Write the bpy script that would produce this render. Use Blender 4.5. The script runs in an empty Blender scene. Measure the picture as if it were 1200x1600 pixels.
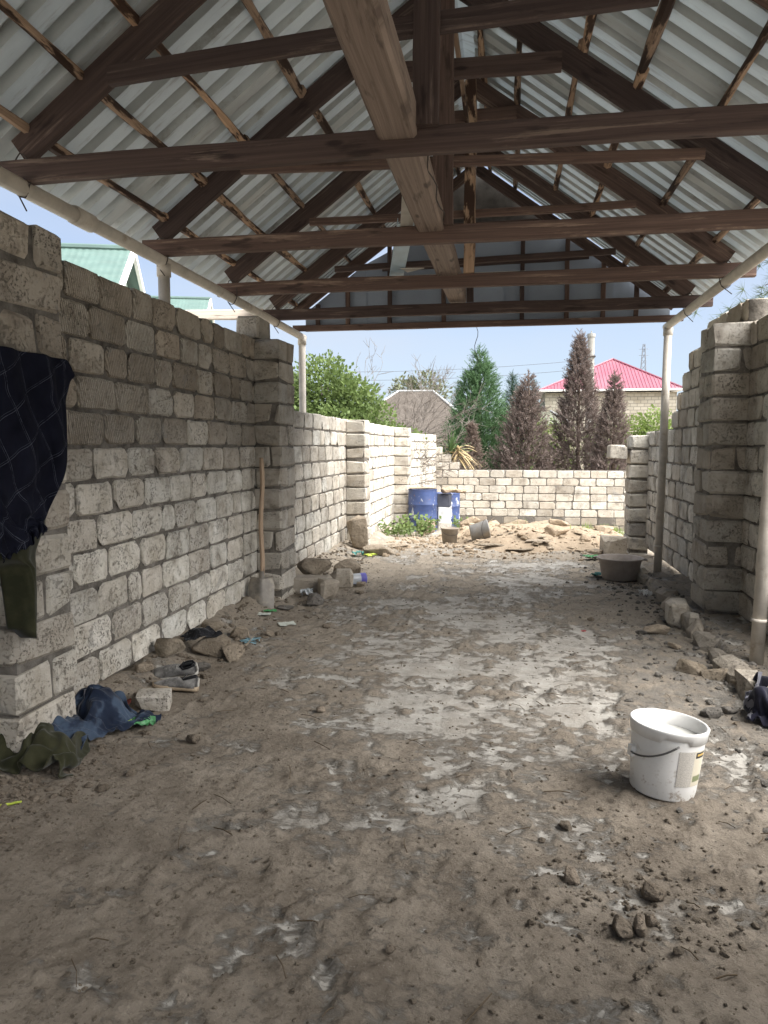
import bpy, bmesh, math, random
import numpy as np
from mathutils import Vector, Matrix
from math import radians, sin, cos, pi, sqrt, tan, atan2

scene = bpy.context.scene
COL = scene.collection
rnd = random.Random(7)
nrg = np.random.default_rng(11)

# ------------------------------------------------------------------ camera, sky, sun, exposure
cd = bpy.data.cameras.new('camera'); cam = bpy.data.objects.new('camera', cd); COL.objects.link(cam)
cam.location = (0, 0, 1.5)
cam.rotation_euler = (radians(90 - 5.21), 0, radians(9.77))
cd.sensor_fit = 'VERTICAL'; cd.sensor_height = 36; cd.lens = 1130 / 1600 * 36
cd.clip_start = 0.05; cd.clip_end = 4000
scene.camera = cam

SUN_EL, SUN_AZ = radians(54), radians(112)        # azimuth measured clockwise from +Y
w = bpy.data.worlds.new('World'); scene.world = w; w.use_nodes = True
wt = w.node_tree; bg = wt.nodes['Background']
sky = wt.nodes.new('ShaderNodeTexSky'); sky.sky_type = 'NISHITA'; sky.sun_disc = False
sky.sun_elevation = SUN_EL; sky.sun_rotation = SUN_AZ
sky.air_density = 0.75; sky.dust_density = 1.8; sky.ozone_density = 0.8
tc = wt.nodes.new('ShaderNodeTexCoord'); mp = wt.nodes.new('ShaderNodeMapping'); mp.inputs['Scale'].default_value = (1.2, 1.2, 3.5)
cn = wt.nodes.new('ShaderNodeTexNoise'); cn.inputs['Scale'].default_value = 1.6; cn.inputs['Detail'].default_value = 6; cn.inputs['Roughness'].default_value = 0.55
cr = wt.nodes.new('ShaderNodeMapRange'); cr.inputs[1].default_value = 0.35; cr.inputs[2].default_value = 0.7; cr.inputs[3].default_value = 0.30; cr.inputs[4].default_value = 0.72
cm = wt.nodes.new('ShaderNodeMix'); cm.data_type = 'RGBA'; cm.inputs[7].default_value = (3.1, 3.4, 3.9, 1)   # thin pale cloud veil
wt.links.new(tc.outputs['Generated'], mp.inputs[0]); wt.links.new(mp.outputs[0], cn.inputs['Vector']); wt.links.new(cn.outputs[0], cr.inputs[0]); wt.links.new(cr.outputs[0], cm.inputs[0])
wt.links.new(sky.outputs[0], cm.inputs[6]); wt.links.new(cm.outputs[2], bg.inputs[0]); bg.inputs[1].default_value = 0.05
sd = bpy.data.lights.new('sun', 'SUN'); sun = bpy.data.objects.new('sun', sd); COL.objects.link(sun)
sd.energy = 3.5; sd.angle = radians(80); sd.color = (1, 0.975, 0.94)
sdir = Vector((sin(SUN_AZ) * cos(SUN_EL), cos(SUN_AZ) * cos(SUN_EL), sin(SUN_EL)))
sun.rotation_euler = sdir.to_track_quat('Z', 'Y').to_euler()
scene.view_settings.view_transform = 'Standard'; scene.view_settings.look = 'None'
scene.view_settings.exposure = 2.25; scene.view_settings.gamma = 1
scene.view_settings.use_curve_mapping = False
scene.cycles.use_denoising = True
scene.cycles.max_bounces = 9; scene.cycles.diffuse_bounces = 6
scene.cycles.sample_clamp_indirect = 8

# ------------------------------------------------------------------ node helper
class Mat:
    def __init__(s, name, rough=0.9, spec=0.3):
        s.m = bpy.data.materials.new(name); s.m.use_nodes = True
        s.t = s.m.node_tree; s.t.nodes.clear()
        s.o = s.t.nodes.new('ShaderNodeOutputMaterial'); s.b = s.t.nodes.new('ShaderNodeBsdfPrincipled')
        s.t.links.new(s.b.outputs[0], s.o.inputs[0])
        s.b.inputs['Roughness'].default_value = rough
        s.b.inputs['Specular IOR Level'].default_value = spec
    def put(s, sock, v):
        if isinstance(v, bpy.types.NodeSocket): s.t.links.new(v, sock)
        elif isinstance(v, (tuple, list)) and len(v) == 3 and sock.type == 'RGBA': sock.default_value = (*v, 1)
        else: sock.default_value = v
    def n(s, typ, out=0, props=None, **inp):
        nd = s.t.nodes.new('ShaderNode' + typ)
        for k, v in (props or {}).items(): setattr(nd, k, v)
        for k, v in inp.items(): s.put(nd.inputs[int(k[1:])] if k[0] == 'i' and k[1:].isdigit() else nd.inputs[k.replace('_', ' ')], v)
        return nd.outputs[out]
    def pos(s): return s.n('NewGeometry', 'Position')
    def obj(s): return s.n('TexCoord', 'Object')
    def uv(s): return s.n('TexCoord', 'UV')
    def rand(s): return s.n('ObjectInfo', 'Random')
    def oattr(s, name): return s.n('Attribute', 'Fac', {'attribute_type': 'OBJECT', 'attribute_name': name})
    def gattr(s, name): return s.n('Attribute', 'Fac', {'attribute_type': 'GEOMETRY', 'attribute_name': name})
    def map(s, vec, scale=(1, 1, 1), rot=(0, 0, 0), loc=(0, 0, 0)): return s.n('Mapping', 0, None, Vector=vec, Scale=scale, Rotation=rot, Location=loc)
    def noise(s, vec, scale, detail=4, rough=0.55, dist=0): return s.n('TexNoise', 'Fac', None, Vector=vec, Scale=scale, Detail=detail, Roughness=rough, Distortion=dist)
    def vor(s, vec, scale, feature='F1', rand=1): return s.n('TexVoronoi', 'Distance', {'feature': feature}, Vector=vec, Scale=scale, Randomness=rand)
    def wave(s, vec, scale, dist=2, detail=2, dscale=1, axis='X'): return s.n('TexWave', 'Fac', {'bands_direction': axis}, Vector=vec, Scale=scale, Distortion=dist, Detail=detail, Detail_Scale=dscale)
    def step(s, x, a, b, lo=0, hi=1): return s.n('MapRange', 0, {'interpolation_type': 'SMOOTHSTEP'}, i0=x, i1=a, i2=b, i3=lo, i4=hi)
    def math(s, op, a, b=0, c=0): return s.n('Math', 0, {'operation': op}, i0=a, i1=b, i2=c)
    def mix(s, f, a, b, mode='MIX'):
        nd = s.t.nodes.new('ShaderNodeMix'); nd.data_type = 'RGBA'; nd.blend_type = mode
        s.put(nd.inputs[0], f); s.put(nd.inputs[6], a); s.put(nd.inputs[7], b); return nd.outputs[2]
    def ramp(s, f, pts):
        nd = s.t.nodes.new('ShaderNodeValToRGB'); el = nd.color_ramp.elements
        while len(el) < len(pts): el.new(0.5)
        for e, (p, c) in zip(el, pts): e.position = p; e.color = (*c, 1)
        s.put(nd.inputs[0], f); return nd.outputs[0]
    def bump(s, h, strength=0.5, dist=0.01, normal=None):
        nd = s.t.nodes.new('ShaderNodeBump'); nd.inputs['Strength'].default_value = strength; nd.inputs['Distance'].default_value = dist
        s.put(nd.inputs['Height'], h)
        if normal is not None: s.put(nd.inputs['Normal'], normal)
        return nd.outputs[0]
    def done(s, color=None, rough=None, normal=None, **kw):
        if color is not None: s.put(s.b.inputs['Base Color'], color)
        if rough is not None: s.put(s.b.inputs['Roughness'], rough)
        if normal is not None: s.put(s.b.inputs['Normal'], normal)
        for k, v in kw.items(): s.put(s.b.inputs[k.replace('_', ' ')], v)
        return s.m

def mat_stone(name, gritty=1.0, far=False):
    m = Mat(name, 0.95, 0.15)
    P, O, R = m.pos(), m.obj(), m.rand()
    tone = m.oattr('tone'); gro = m.oattr('groove')
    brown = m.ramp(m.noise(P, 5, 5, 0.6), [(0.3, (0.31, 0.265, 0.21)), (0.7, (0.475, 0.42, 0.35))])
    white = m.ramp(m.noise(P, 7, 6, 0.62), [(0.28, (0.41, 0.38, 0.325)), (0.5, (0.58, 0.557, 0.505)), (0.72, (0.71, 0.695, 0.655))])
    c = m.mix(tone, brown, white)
    c = m.mix(1.0, c, m.ramp(R, [(0, (0.74, 0.72, 0.69)), (0.35, (1.0, 0.96, 0.91)), (0.7, (0.95, 0.95, 0.93)), (1, (1.12, 1.09, 1.04))]), 'MULTIPLY')
    # grimy patches
    g = m.step(m.noise(P, 3.3, 7, 0.68), 0.52, 0.7)
    c = m.mix(m.math('MULTIPLY', g, 0.6), c, (0.17, 0.14, 0.11))
    c = m.mix(m.math('MULTIPLY', m.step(m.noise(P, 2.1, 8, 0.72, 0.6), 0.60, 0.66), 0.75), c, (0.31, 0.295, 0.27))   # thin mortar smears
    c = m.mix(m.math('MULTIPLY', m.oattr('dark_tint'), m.step(m.noise(P, 4, 6, 0.7), 0.28, 0.5, 0.45, 0.95)), c, (0.095, 0.088, 0.08))  # dark tint per block; right pillar partly sooty, partly painted shade
    # shell pits
    p1 = m.step(m.noise(P, 70, 4, 0.65), 0.54, 0.64)
    p2 = m.step(m.noise(P, 22, 8, 0.76), 0.56, 0.66)
    pits = m.math('MAXIMUM', m.math('MULTIPLY', p1, m.step(m.noise(P, 6, 3), 0.36, 0.6)), m.math('MULTIPLY', p2, 0.8))
    c = m.mix(m.math('MULTIPLY', m.math('MULTIPLY', pits, 0.75), m.step(m.n('TexWhiteNoise', 'Value', {'noise_dimensions': '1D'}, W=m.math('MULTIPLY', R, 91.0)), 0.1, 0.9, 0.3, 1.0)), c, (0.085, 0.07, 0.055))
    h = m.math('ADD', m.noise(P, 34, 7, 0.72), m.math('MULTIPLY', pits, -0.9))
    # saw marks of the quarry blade, slanting
    wv = m.wave(m.map(O, rot=(0, radians(14), 0)), 16, 1.2, 2, 3)
    wv = m.math('MULTIPLY', wv, gro)
    c = m.mix(m.math('MULTIPLY', m.math('SUBTRACT', gro, wv), 0.35), c, (0.11, 0.085, 0.06))
    h = m.math('ADD', h, m.math('MULTIPLY', wv, 0.7))
    nb = m.bump(h, 0.85 * gritty, 0.012)
    return m.done(c, None, nb)

def mat_mortar(name, c0=(0.075, 0.066, 0.056), c1=(0.25, 0.228, 0.198)):
    m = Mat(name, 0.95, 0.1); P = m.pos()
    n1 = m.noise(P, 9, 8, 0.7)
    c = m.ramp(n1, [(0.32, c0), (0.68, c1)])
    h = m.noise(P, 28, 8, 0.75)
    return m.done(c, None, m.bump(h, 0.9, 0.02))

def mat_wood(name, dark, light, bark=False, worn=None):
    m = Mat(name, 0.75, 0.25); O = m.uv(); R = m.rand()
    v = m.n('VectorMath', 0, {'operation': 'ADD'}, i0=O, i1=m.n('CombineXYZ', 0, None, X=m.math('MULTIPLY', R, 13.0), Y=m.math('MULTIPLY', R, 7.0)))
    g = m.noise(m.map(v, (1.2, 55, 1)), 1.0, 6, 0.65, 0.6)
    k = m.step(m.noise(m.map(v, (2.2, 9, 1)), 1.0, 4, 0.6), 0.58, 0.68)
    c = m.ramp(g, [(0.3, dark), (0.72, light)])
    c = m.mix(m.math('MULTIPLY', k, 0.65), c, tuple(x * 0.45 for x in dark))
    if worn:
        wn = m.step(m.noise(m.map(v, (1.1, 14, 1)), 1.0, 8, 0.72, 0.4), 0.55, 0.66)
        c = m.mix(m.math('MULTIPLY', wn, 0.65), c, worn)
        kn = m.step(m.vor(m.map(v, (2.6, 7, 1)), 1.0), 0.16, 0.06)
        c = m.mix(m.math('MULTIPLY', kn, 0.75), c, tuple(x * 0.35 for x in dark))
    if bark:
        b = m.step(m.noise(m.map(v, (3.0, 8, 1)), 1.0, 5, 0.6), 0.46, 0.54)
        c = m.mix(b, c, (0.05, 0.03, 0.022))
    c = m.mix(1.0, c, m.ramp(R, [(0, (0.62, 0.62, 0.65)), (0.6, (1.0, 0.96, 0.93)), (1, (1.5, 1.38, 1.26))]), 'MULTIPLY')
    return m.done(c, None, m.bump(g, 0.5, 0.004))

def mat_plain(name, col, rough=0.6, spec=0.4, var=0.25, scale=12, bump=0.2, dirt=None, metal=0.0, coord='pos'):
    m = Mat(name, rough, spec); P = m.pos() if coord == 'pos' else m.obj()
    n1 = m.noise(P, scale, 6, 0.6)
    c = m.ramp(n1, [(0.3, tuple(x * (1 - var) for x in col)), (0.7, tuple(min(1, x * (1 + var)) for x in col))])
    if dirt:
        dcol, amt, lo = dirt
        c = m.mix(m.math('MULTIPLY', m.step(m.noise(P, scale * 0.45, 8, 0.7), lo, lo + 0.16), amt), c, dcol)
    return m.done(c, None, m.bump(m.noise(P, scale * 4, 5, 0.6), bump, 0.004), Metallic=metal)

MS = mat_stone('shell_limestone')
MMORT = mat_mortar('mortar')
MW = mat_wood('dark_beam_wood', (0.058, 0.040, 0.036), (0.135, 0.094, 0.080), worn=(0.29, 0.225, 0.18))
MWL = mat_wood('pale_beam_wood', (0.20, 0.15, 0.12), (0.37, 0.295, 0.24), worn=(0.07, 0.045, 0.038))
MWP = mat_wood('purlin_wood', (0.30, 0.20, 0.135), (0.52, 0.39, 0.28), bark=True)
MWW = mat_wood('weathered_white_wood', (0.34, 0.30, 0.25), (0.62, 0.58, 0.52), bark=False)
MPOST = mat_plain('painted_pipe', (0.46, 0.42, 0.36), 0.6, 0.35, 0.18, 9, 0.25, ((0.20, 0.14, 0.09), 0.6, 0.56))

# ------------------------------------------------------------------ object helpers
def link(o, parent=None):
    COL.objects.link(o)
    if parent is not None: o.parent = parent
    return o
def tag(o, label=None, cat=None, group=None, kind=None):
    if label: o['label'] = label
    if cat: o['category'] = cat
    if group: o['group'] = group
    if kind: o['kind'] = kind
    return o
def thing(name, label, cat, loc=(0, 0, 0), rz=0, group=None):
    o = link(bpy.data.objects.new(name, None)); o.location = loc; o.rotation_euler = (0, 0, rz)
    o.empty_display_size = 0.1
    return tag(o, label, cat, group)
def mk(name, V, F, mat=None, smooth=False, uv=None, attrs=None):
    me = bpy.data.meshes.new(name)
    me.from_pydata([tuple(map(float, v)) for v in V] if not isinstance(V, np.ndarray) else V.tolist(), [], F if not isinstance(F, np.ndarray) else F.tolist())
    if mat is not None:
        for mm in (mat if isinstance(mat, (list, tuple)) else [mat]): me.materials.append(mm)
    if smooth: me.polygons.foreach_set('use_smooth', np.ones(len(me.polygons), dtype=bool))
    if uv is not None:
        l = me.uv_layers.new(name='UVMap'); li = np.empty(len(me.loops), dtype=np.int32); me.loops.foreach_get('vertex_index', li)
        l.data.foreach_set('uv', np.asarray(uv, dtype=np.float32)[li].ravel())
    for k, a in (attrs or {}).items():
        at = me.attributes.new(k, 'FLOAT', 'POINT'); at.data.foreach_set('value', np.asarray(a, dtype=np.float32))
    me.update(); return me
def obj(name, me, parent=None, loc=(0, 0, 0), rot=(0, 0, 0)):
    o = bpy.data.objects.new(name, me); o.location = loc; o.rotation_euler = rot
    return link(o, parent)

class MB:
    def __init__(s): s.V = []; s.F = []; s.UV = []
    def add(s, V, F, UV=None):
        b = len(s.V); s.V += [tuple(v) for v in V]; s.F += [tuple(i + b for i in f) for f in F]
        s.UV += list(UV) if UV is not None else [(v[0], v[2]) for v in V]
    def box(s, c, d, rz=0, jit=0):
        x, y, z = d[0] / 2, d[1] / 2, d[2] / 2; V = []
        for sx, sy, sz in [(-1,-1,-1),(1,-1,-1),(1,1,-1),(-1,1,-1),(-1,-1,1),(1,-1,1),(1,1,1),(-1,1,1)]:
            px, py = sx * x, sy * y
            V.append((c[0] + px * cos(rz) - py * sin(rz) + rnd.uniform(-jit, jit), c[1] + px * sin(rz) + py * cos(rz) + rnd.uniform(-jit, jit), c[2] + sz * z + rnd.uniform(-jit, jit)))
        s.add(V, [(0,3,2,1),(4,5,6,7),(0,1,5,4),(1,2,6,5),(2,3,7,6),(3,0,4,7)])
    def tube(s, pts, r, n=6, cap=True, wob=0):
        pts = [Vector(p) for p in pts]; rs = r if isinstance(r, (list, tuple)) else [r] * len(pts); rings = []
        b = len(s.V); L = 0
        for i, p in enumerate(pts):
            t = (pts[min(i + 1, len(pts) - 1)] - pts[max(i - 1, 0)]).normalized()
            a = t.orthogonal().normalized() if i == 0 else (a - t * a.dot(t)).normalized()
            c = t.cross(a)
            if i: L += (p - pts[i - 1]).length
            for k in range(n):
                th = 2 * pi * k / n; rr = rs[i] * (1 + (rnd.uniform(-wob, wob) if wob else 0))
                s.V.append(tuple(p + a * cos(th) * rr + c * sin(th) * rr)); s.UV.append((L, k / n * 0.3))
        for i in range(len(pts) - 1):
            for k in range(n):
                s.F.append((b + i * n + k, b + i * n + (k + 1) % n, b + (i + 1) * n + (k + 1) % n, b + (i + 1) * n + k))
        if cap:
            s.F.append(tuple(b + k for k in reversed(range(n)))); s.F.append(tuple(b + (len(pts) - 1) * n + k for k in range(n)))
    def lathe(s, prof, n=32, sq=1.0):
        b = len(s.V)
        for r, z in prof:
            for k in range(n): th = 2 * pi * k / n; s.V.append((r * cos(th), r * sin(th) * sq, z)); s.UV.append((k / n, z))
        for i in range(len(prof) - 1):
            for k in range(n): s.F.append((b + i * n + k, b + i * n + (k + 1) % n, b + (i + 1) * n + (k + 1) % n, b + (i + 1) * n + k))
    def build(s, name, mat, parent=None, smooth=False, loc=(0, 0, 0), rot=(0, 0, 0)):
        return obj(name, mk(name, s.V, s.F, mat, smooth, s.UV), parent, loc, rot)

def hashn(ix, iy, iz, seed):
    h = (ix * 374761393 + iy * 668265263 + iz * 2147483647 + seed * 974711) & 0xffffffff
    h = ((h ^ (h >> 13)) * 1274126177) & 0xffffffff
    return ((h ^ (h >> 16)) & 0xffff) / 65535.0
def vnoise(x, y, seed=0):
    x = np.asarray(x, float); y = np.asarray(y, float)
    xi = np.floor(x).astype(np.int64); yi = np.floor(y).astype(np.int64); fx = x - xi; fy = y - yi
    fx = fx * fx * (3 - 2 * fx); fy = fy * fy * (3 - 2 * fy); z = np.zeros_like(xi)
    a = hashn(xi, yi, z, seed); b = hashn(xi + 1, yi, z, seed); c = hashn(xi, yi + 1, z, seed); d = hashn(xi + 1, yi + 1, z, seed)
    return (a * (1 - fx) + b * fx) * (1 - fy) + (c * (1 - fx) + d * fx) * fy
def fbm(x, y, scale, oct=4, gain=0.5, seed=0):
    x = np.asarray(x, float); y = np.asarray(y, float)
    t = 0; a = 1; n = 0
    for o in range(oct):
        t = t + a * vnoise(x * scale + o * 17.3, y * scale - o * 9.1, seed + o); n += a; a *= gain; scale *= 2.03
    return t / n
def sstep(x, a, b):
    t = np.clip((np.asarray(x, float) - a) / (b - a), 0, 1); return t * t * (3 - 2 * t)

# ------------------------------------------------------------------ ground
def base_z(x, y):
    y = np.asarray(y, float)
    return -0.24 * sstep(y, 9.6, 14.8) - 0.42 * sstep(y, 14.2, 19.5)
def slab_attr(x, y):
    s = 0.34 * np.exp(-((x + 0.25) / 1.0) ** 4) * sstep(y, 3.0, 3.9) * (1 - sstep(y, 6.6, 8.0))
    s = s + 0.12 * np.exp(-((x + 0.25) / 0.7) ** 2) * sstep(y, 1.3, 2.0) * (1 - sstep(y, 3.2, 4.2))
    s = s + 0.30 * np.exp(-((x - 0.25) / 0.9) ** 2 - ((y - 8.2) / 0.9) ** 2)
    s = s + 0.22 * np.exp(-((x - 0.2) / 1.5) ** 2 - ((y - 9.3) / 0.35) ** 2)
    n = 0.34 * fbm(x, y, 2.1, 3, 0.55, 5) + 0.36 * fbm(x, y * 1.25, 6.5, 3, 0.6, 25) + 0.30 * fbm(x, y, 18, 3, 0.65, 26)
    return s + (n - 0.5) * 2.25
def ground_z(x, y, fine=True):
    x = np.asarray(x, float); y = np.asarray(y, float)
    z = base_z(x, y)
    inside = sstep(x, -2.6, -2.4) * (1 - sstep(x, 2.1, 2.4)) * (1 - sstep(y, 19, 21))
    sl = sstep(slab_attr(x, y), 0.18, 0.32)
    rough = 0.035 * (fbm(x, y, 1.6, 3, 0.5, 40) - 0.5) + 0.018 * (fbm(x, y, 6.5, 3, 0.6, 50) - 0.5)
    clod = np.abs(fbm(x, y, 13, 2, 0.5, 70) - 0.5)
    rough = rough + 0.022 * np.clip(fbm(x, y, 21, 3, 0.6, 60) - 0.54, 0, 1) / 0.25 * sstep(fbm(x, y, 1.1, 2, 0.5, 62), 0.35, 0.7)
    if fine: rough = rough + 0.013 * (fbm(x, y, 34, 2, 0.6, 80) - 0.5) - 0.010 * clod
    edge = np.exp(-((x + 2.35) / 0.22) ** 2) * 0.10 * (0.6 + fbm(x, y, 5, 3, 0.5, 90)) + sstep(x, 1.44, 1.53) * (0.10 + 0.05 * (fbm(x, y, 6, 3, 0.5, 95) - 0.5)) * (1 - sstep(y, 8.2, 8.8)) * sstep(y, 3.6, 4.0)
    edge = edge + 0.05 * np.exp(-((x + 2.0) / 0.4) ** 2 - ((y - 2.4) / 0.6) ** 2)
    return z + inside * (rough * (1 - 0.85 * sl) + 0.010 * (1 - sl) + edge)
def gz(x, y): return float(ground_z(np.array([x]), np.array([y]), False)[0])

def grid_faces(nx, ny):
    i = np.arange(nx - 1)[None, :] + np.arange(ny - 1)[:, None] * nx
    return np.stack([i, i + 1, i + 1 + nx, i + nx], -1).reshape(-1, 4)
xs = np.concatenate([[-900, -300, -120, -50, -20, -9, -5, -3.4], np.linspace(-2.7, 2.6, 340), [3.4, 5, 9, 20, 50, 120, 300, 900]])
yl = [-900, -200, -60, -20, -8, -3, 0]; y = 0.9
while y < 20.5: yl.append(y); y += 0.0125 * (1 + max(0, y - 1.4) / 2.1)
ys = np.array(yl + [24, 32, 50, 100, 250, 700, 1500])
GX, GY = np.meshgrid(xs, ys)
GZ = ground_z(GX, GY)
def mat_ground():
    m = Mat('dirt_floor', 0.95, 0.2); P = m.pos(); A = m.gattr('slab')
    fine = m.noise(m.map(P, (0.8, 1.35, 1)), 15, 10, 0.74, 0.5)
    mask = m.step(m.math('ADD', A, m.math('MULTIPLY', m.math('SUBTRACT', fine, 0.5), 1.5)), 0.06, 0.36)
    dirt = m.ramp(m.noise(P, 2.4, 9, 0.68), [(0.30, (0.155, 0.128, 0.10)), (0.5, (0.255, 0.217, 0.173)), (0.72, (0.365, 0.318, 0.26))])
    dirt = m.mix(m.math('MULTIPLY', m.step(m.noise(P, 38, 9, 0.76), 0.50, 0.64), 0.62), dirt, (0.085, 0.07, 0.055))
    dirt = m.mix(m.math('MULTIPLY', m.step(m.noise(P, 110, 3, 0.6), 0.60, 0.68), 0.6), dirt, (0.33, 0.29, 0.235))
    far = m.n('SeparateXYZ', 'Y', None, Vector=P); bounce_ground = m.gattr('bounce_ground')
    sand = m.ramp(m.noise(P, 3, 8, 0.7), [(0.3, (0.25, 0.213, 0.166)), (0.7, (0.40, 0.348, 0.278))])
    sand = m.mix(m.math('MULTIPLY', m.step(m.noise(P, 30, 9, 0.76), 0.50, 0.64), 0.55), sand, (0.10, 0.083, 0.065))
    dirt = m.mix(m.math('MULTIPLY', m.step(far, 2.6, 8.5), 0.8), dirt, sand)  # sand outside; under the roof it also paints in the light gradient
    con = m.ramp(m.noise(P, 6, 9, 0.7), [(0.28, (0.215, 0.198, 0.172)), (0.55, (0.36, 0.342, 0.308)), (0.8, (0.46, 0.442, 0.402))])
    con = m.mix(m.math('MULTIPLY', m.step(m.noise(P, 60, 5, 0.7), 0.60, 0.72), 0.7), con, (0.13, 0.115, 0.095))
    # cement-grey stain near the right footing
    st = m.math('MULTIPLY', m.gattr('cement'), m.step(m.noise(m.map(P, (1, 0.6, 1)), 7, 7, 0.7, 0.8), 0.36, 0.6))
    dirt = m.mix(m.math('MULTIPLY', st, 0.6), dirt, (0.15, 0.147, 0.137))
    mask = m.math('MULTIPLY', mask, m.step(m.noise(P, 3.1, 8, 0.7), 0.3, 0.6, 0.6, 1.0))     # dust film over the cement
    c = m.mix(mask, dirt, con)
    c = m.mix(bounce_ground, c, m.ramp(m.noise(P, 1.3, 7, 0.65), [(0.3, (0.38, 0.35, 0.30)), (0.7, (0.52, 0.49, 0.43))]))   # unseen outer ground made pale to bounce light under the roof
    h = m.math('ADD', m.math('MULTIPLY', m.noise(P, 48, 8, 0.75), m.math('SUBTRACT', 1.25, mask)), m.math('MULTIPLY', m.math('SUBTRACT', 1.0, mask), 0.55))
    nb = m.bump(h, 0.9, 0.017)
    return m.done(c, 0.97, nb, Specular_IOR_Level=0.08)
cem = np.exp(-((GX - 1.15) / 0.55) ** 2 - ((GY - 4.3) / 0.9) ** 2) + 0.8 * np.exp(-((GX - 0.8) / 0.9) ** 2 - ((GY - 5.6) / 1.0) ** 2)
gme = mk('ground', np.stack([GX, GY, GZ], -1).reshape(-1, 3), grid_faces(len(xs), len(ys)), mat_ground(), True,
         attrs={'slab': slab_attr(GX, GY).ravel(), 'cement': cem.ravel(), 'bounce_ground': (np.clip(sstep(np.abs(GX + 0.2), 2.3, 2.7) + (1 - sstep(GY, -2.6, -2.0)), 0, 1) * (1 - sstep(np.abs(GX), 9, 15)) * (1 - sstep(GY, 20, 24))).ravel()})
tag(obj('ground', gme), kind='structure')

# ------------------------------------------------------------------ stone block walls
BLK = {}
def wall_block_mesh(L, H, D, var, rag):
    key = (round(L, 2), round(H, 3), round(D, 2), var, rag)
    if key in BLK: return BLK[key]
    r = random.Random(hash(key) & 0xffff); L, H = round(L, 2), key[1]
    def ring(ins, y, j):
        pts = []
        a, b = L / 2 - ins, H / 2 - ins
        ch = r.uniform(0.008, 0.02) * rag + 0.003
        cs = [r.uniform(0.6, 2.2) * ch if r.random() > 0.28 else ch * r.uniform(2.2, 4.2) for _ in range(4)]
        for q, (sx, sz) in enumerate([(-1, -1), (1, -1), (1, 1), (-1, 1)]):
            c = cs[q]
            p = [(sx * a, sz * (b - c)), (sx * (a - c), sz * b)]
            if q % 2: p = p[::-1]
            pts += p if q in (0, 2) else p
        # mid points of each long side
        out = []
        order = pts
        for i in range(8):
            out.append(order[i])
            if i % 2 == 1:
                nx = order[(i + 1) % 8]; t = r.uniform(0.35, 0.65)
                out.append((order[i][0] * (1 - t) + nx[0] * t, order[i][1] * (1 - t) + nx[1] * t))
        return [(x + r.uniform(-j, j), y + r.uniform(-j, j) * 0.6, z + r.uniform(-j, j)) for x, z in out]
    j = 0.0045 * rag
    r0 = ring(0.006 + 0.003 * rag, 0.0, j); st = r.getstate(); r1 = ring(0.0, 0.007 + 0.004 * rag, j)
    bk = [(-L/2, D, -H/2), (L/2, D, -H/2), (L/2, D, H/2), (-L/2, D, H/2)]
    V = r0 + r1 + bk; F = [tuple(range(12))]
    # ring order: starts at corner 0 (left-bottom)
    for i in range(12): F.append((i, 12 + i, 12 + (i + 1) % 12, (i + 1) % 12))
    # group the 12 outer points by side: corner points idx 0,1 (c0) 2(mid) 3,4 (c1) 5(mid) 6,7(c2) 8(mid) 9,10(c3) 11(mid)
    o = 12; B = 24
    F += [(B, B + 1, o + 3, o + 2, o + 1), (B + 1, B + 2, o + 6, o + 5, o + 4), (B + 2, B + 3, o + 9, o + 8, o + 7), (B + 3, B, o + 0, o + 11, o + 10),
          (B, o + 1, o + 0), (B + 1, o + 4, o + 3), (B + 2, o + 7, o + 6), (B + 3, o + 10, o + 9), (B, B + 3, B + 2, B + 1)]
    BLK[key] = me = mk('stone_block', V, F, MS); return me
CB = {}
def chamfer_block(L, D, H, var, ch=0.012, jit=0.004, mat=None):
    key = (round(L, 2), round(D, 2), round(H, 2), var, ch)
    if key in CB: return CB[key]
    r = random.Random(hash(key) & 0xffff); a, b, c = L / 2, D / 2, H / 2; V = []; idx = {}
    for s in [(x, y, z) for x in (-1, 1) for y in (-1, 1) for z in (-1, 1)]:
        k = ch * r.uniform(0.5, 2.0) if r.random() > 0.2 else ch * 3.2
        for ax in range(3):
            p = [s[0] * (a - k), s[1] * (b - k), s[2] * (c - k)]; p[ax] = s[ax] * (a, b, c)[ax]
            idx[(s, ax)] = len(V); V.append(tuple(q + r.uniform(-jit, jit) for q in p))
    bm = bmesh.new(); vs = [bm.verts.new(v) for v in V]
    bmesh.ops.convex_hull(bm, input=vs)
    me = bpy.data.meshes.new('stone_block'); bm.to_mesh(me); bm.free(); me.materials.append(mat or MS)
    CB[key] = me; return me

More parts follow.
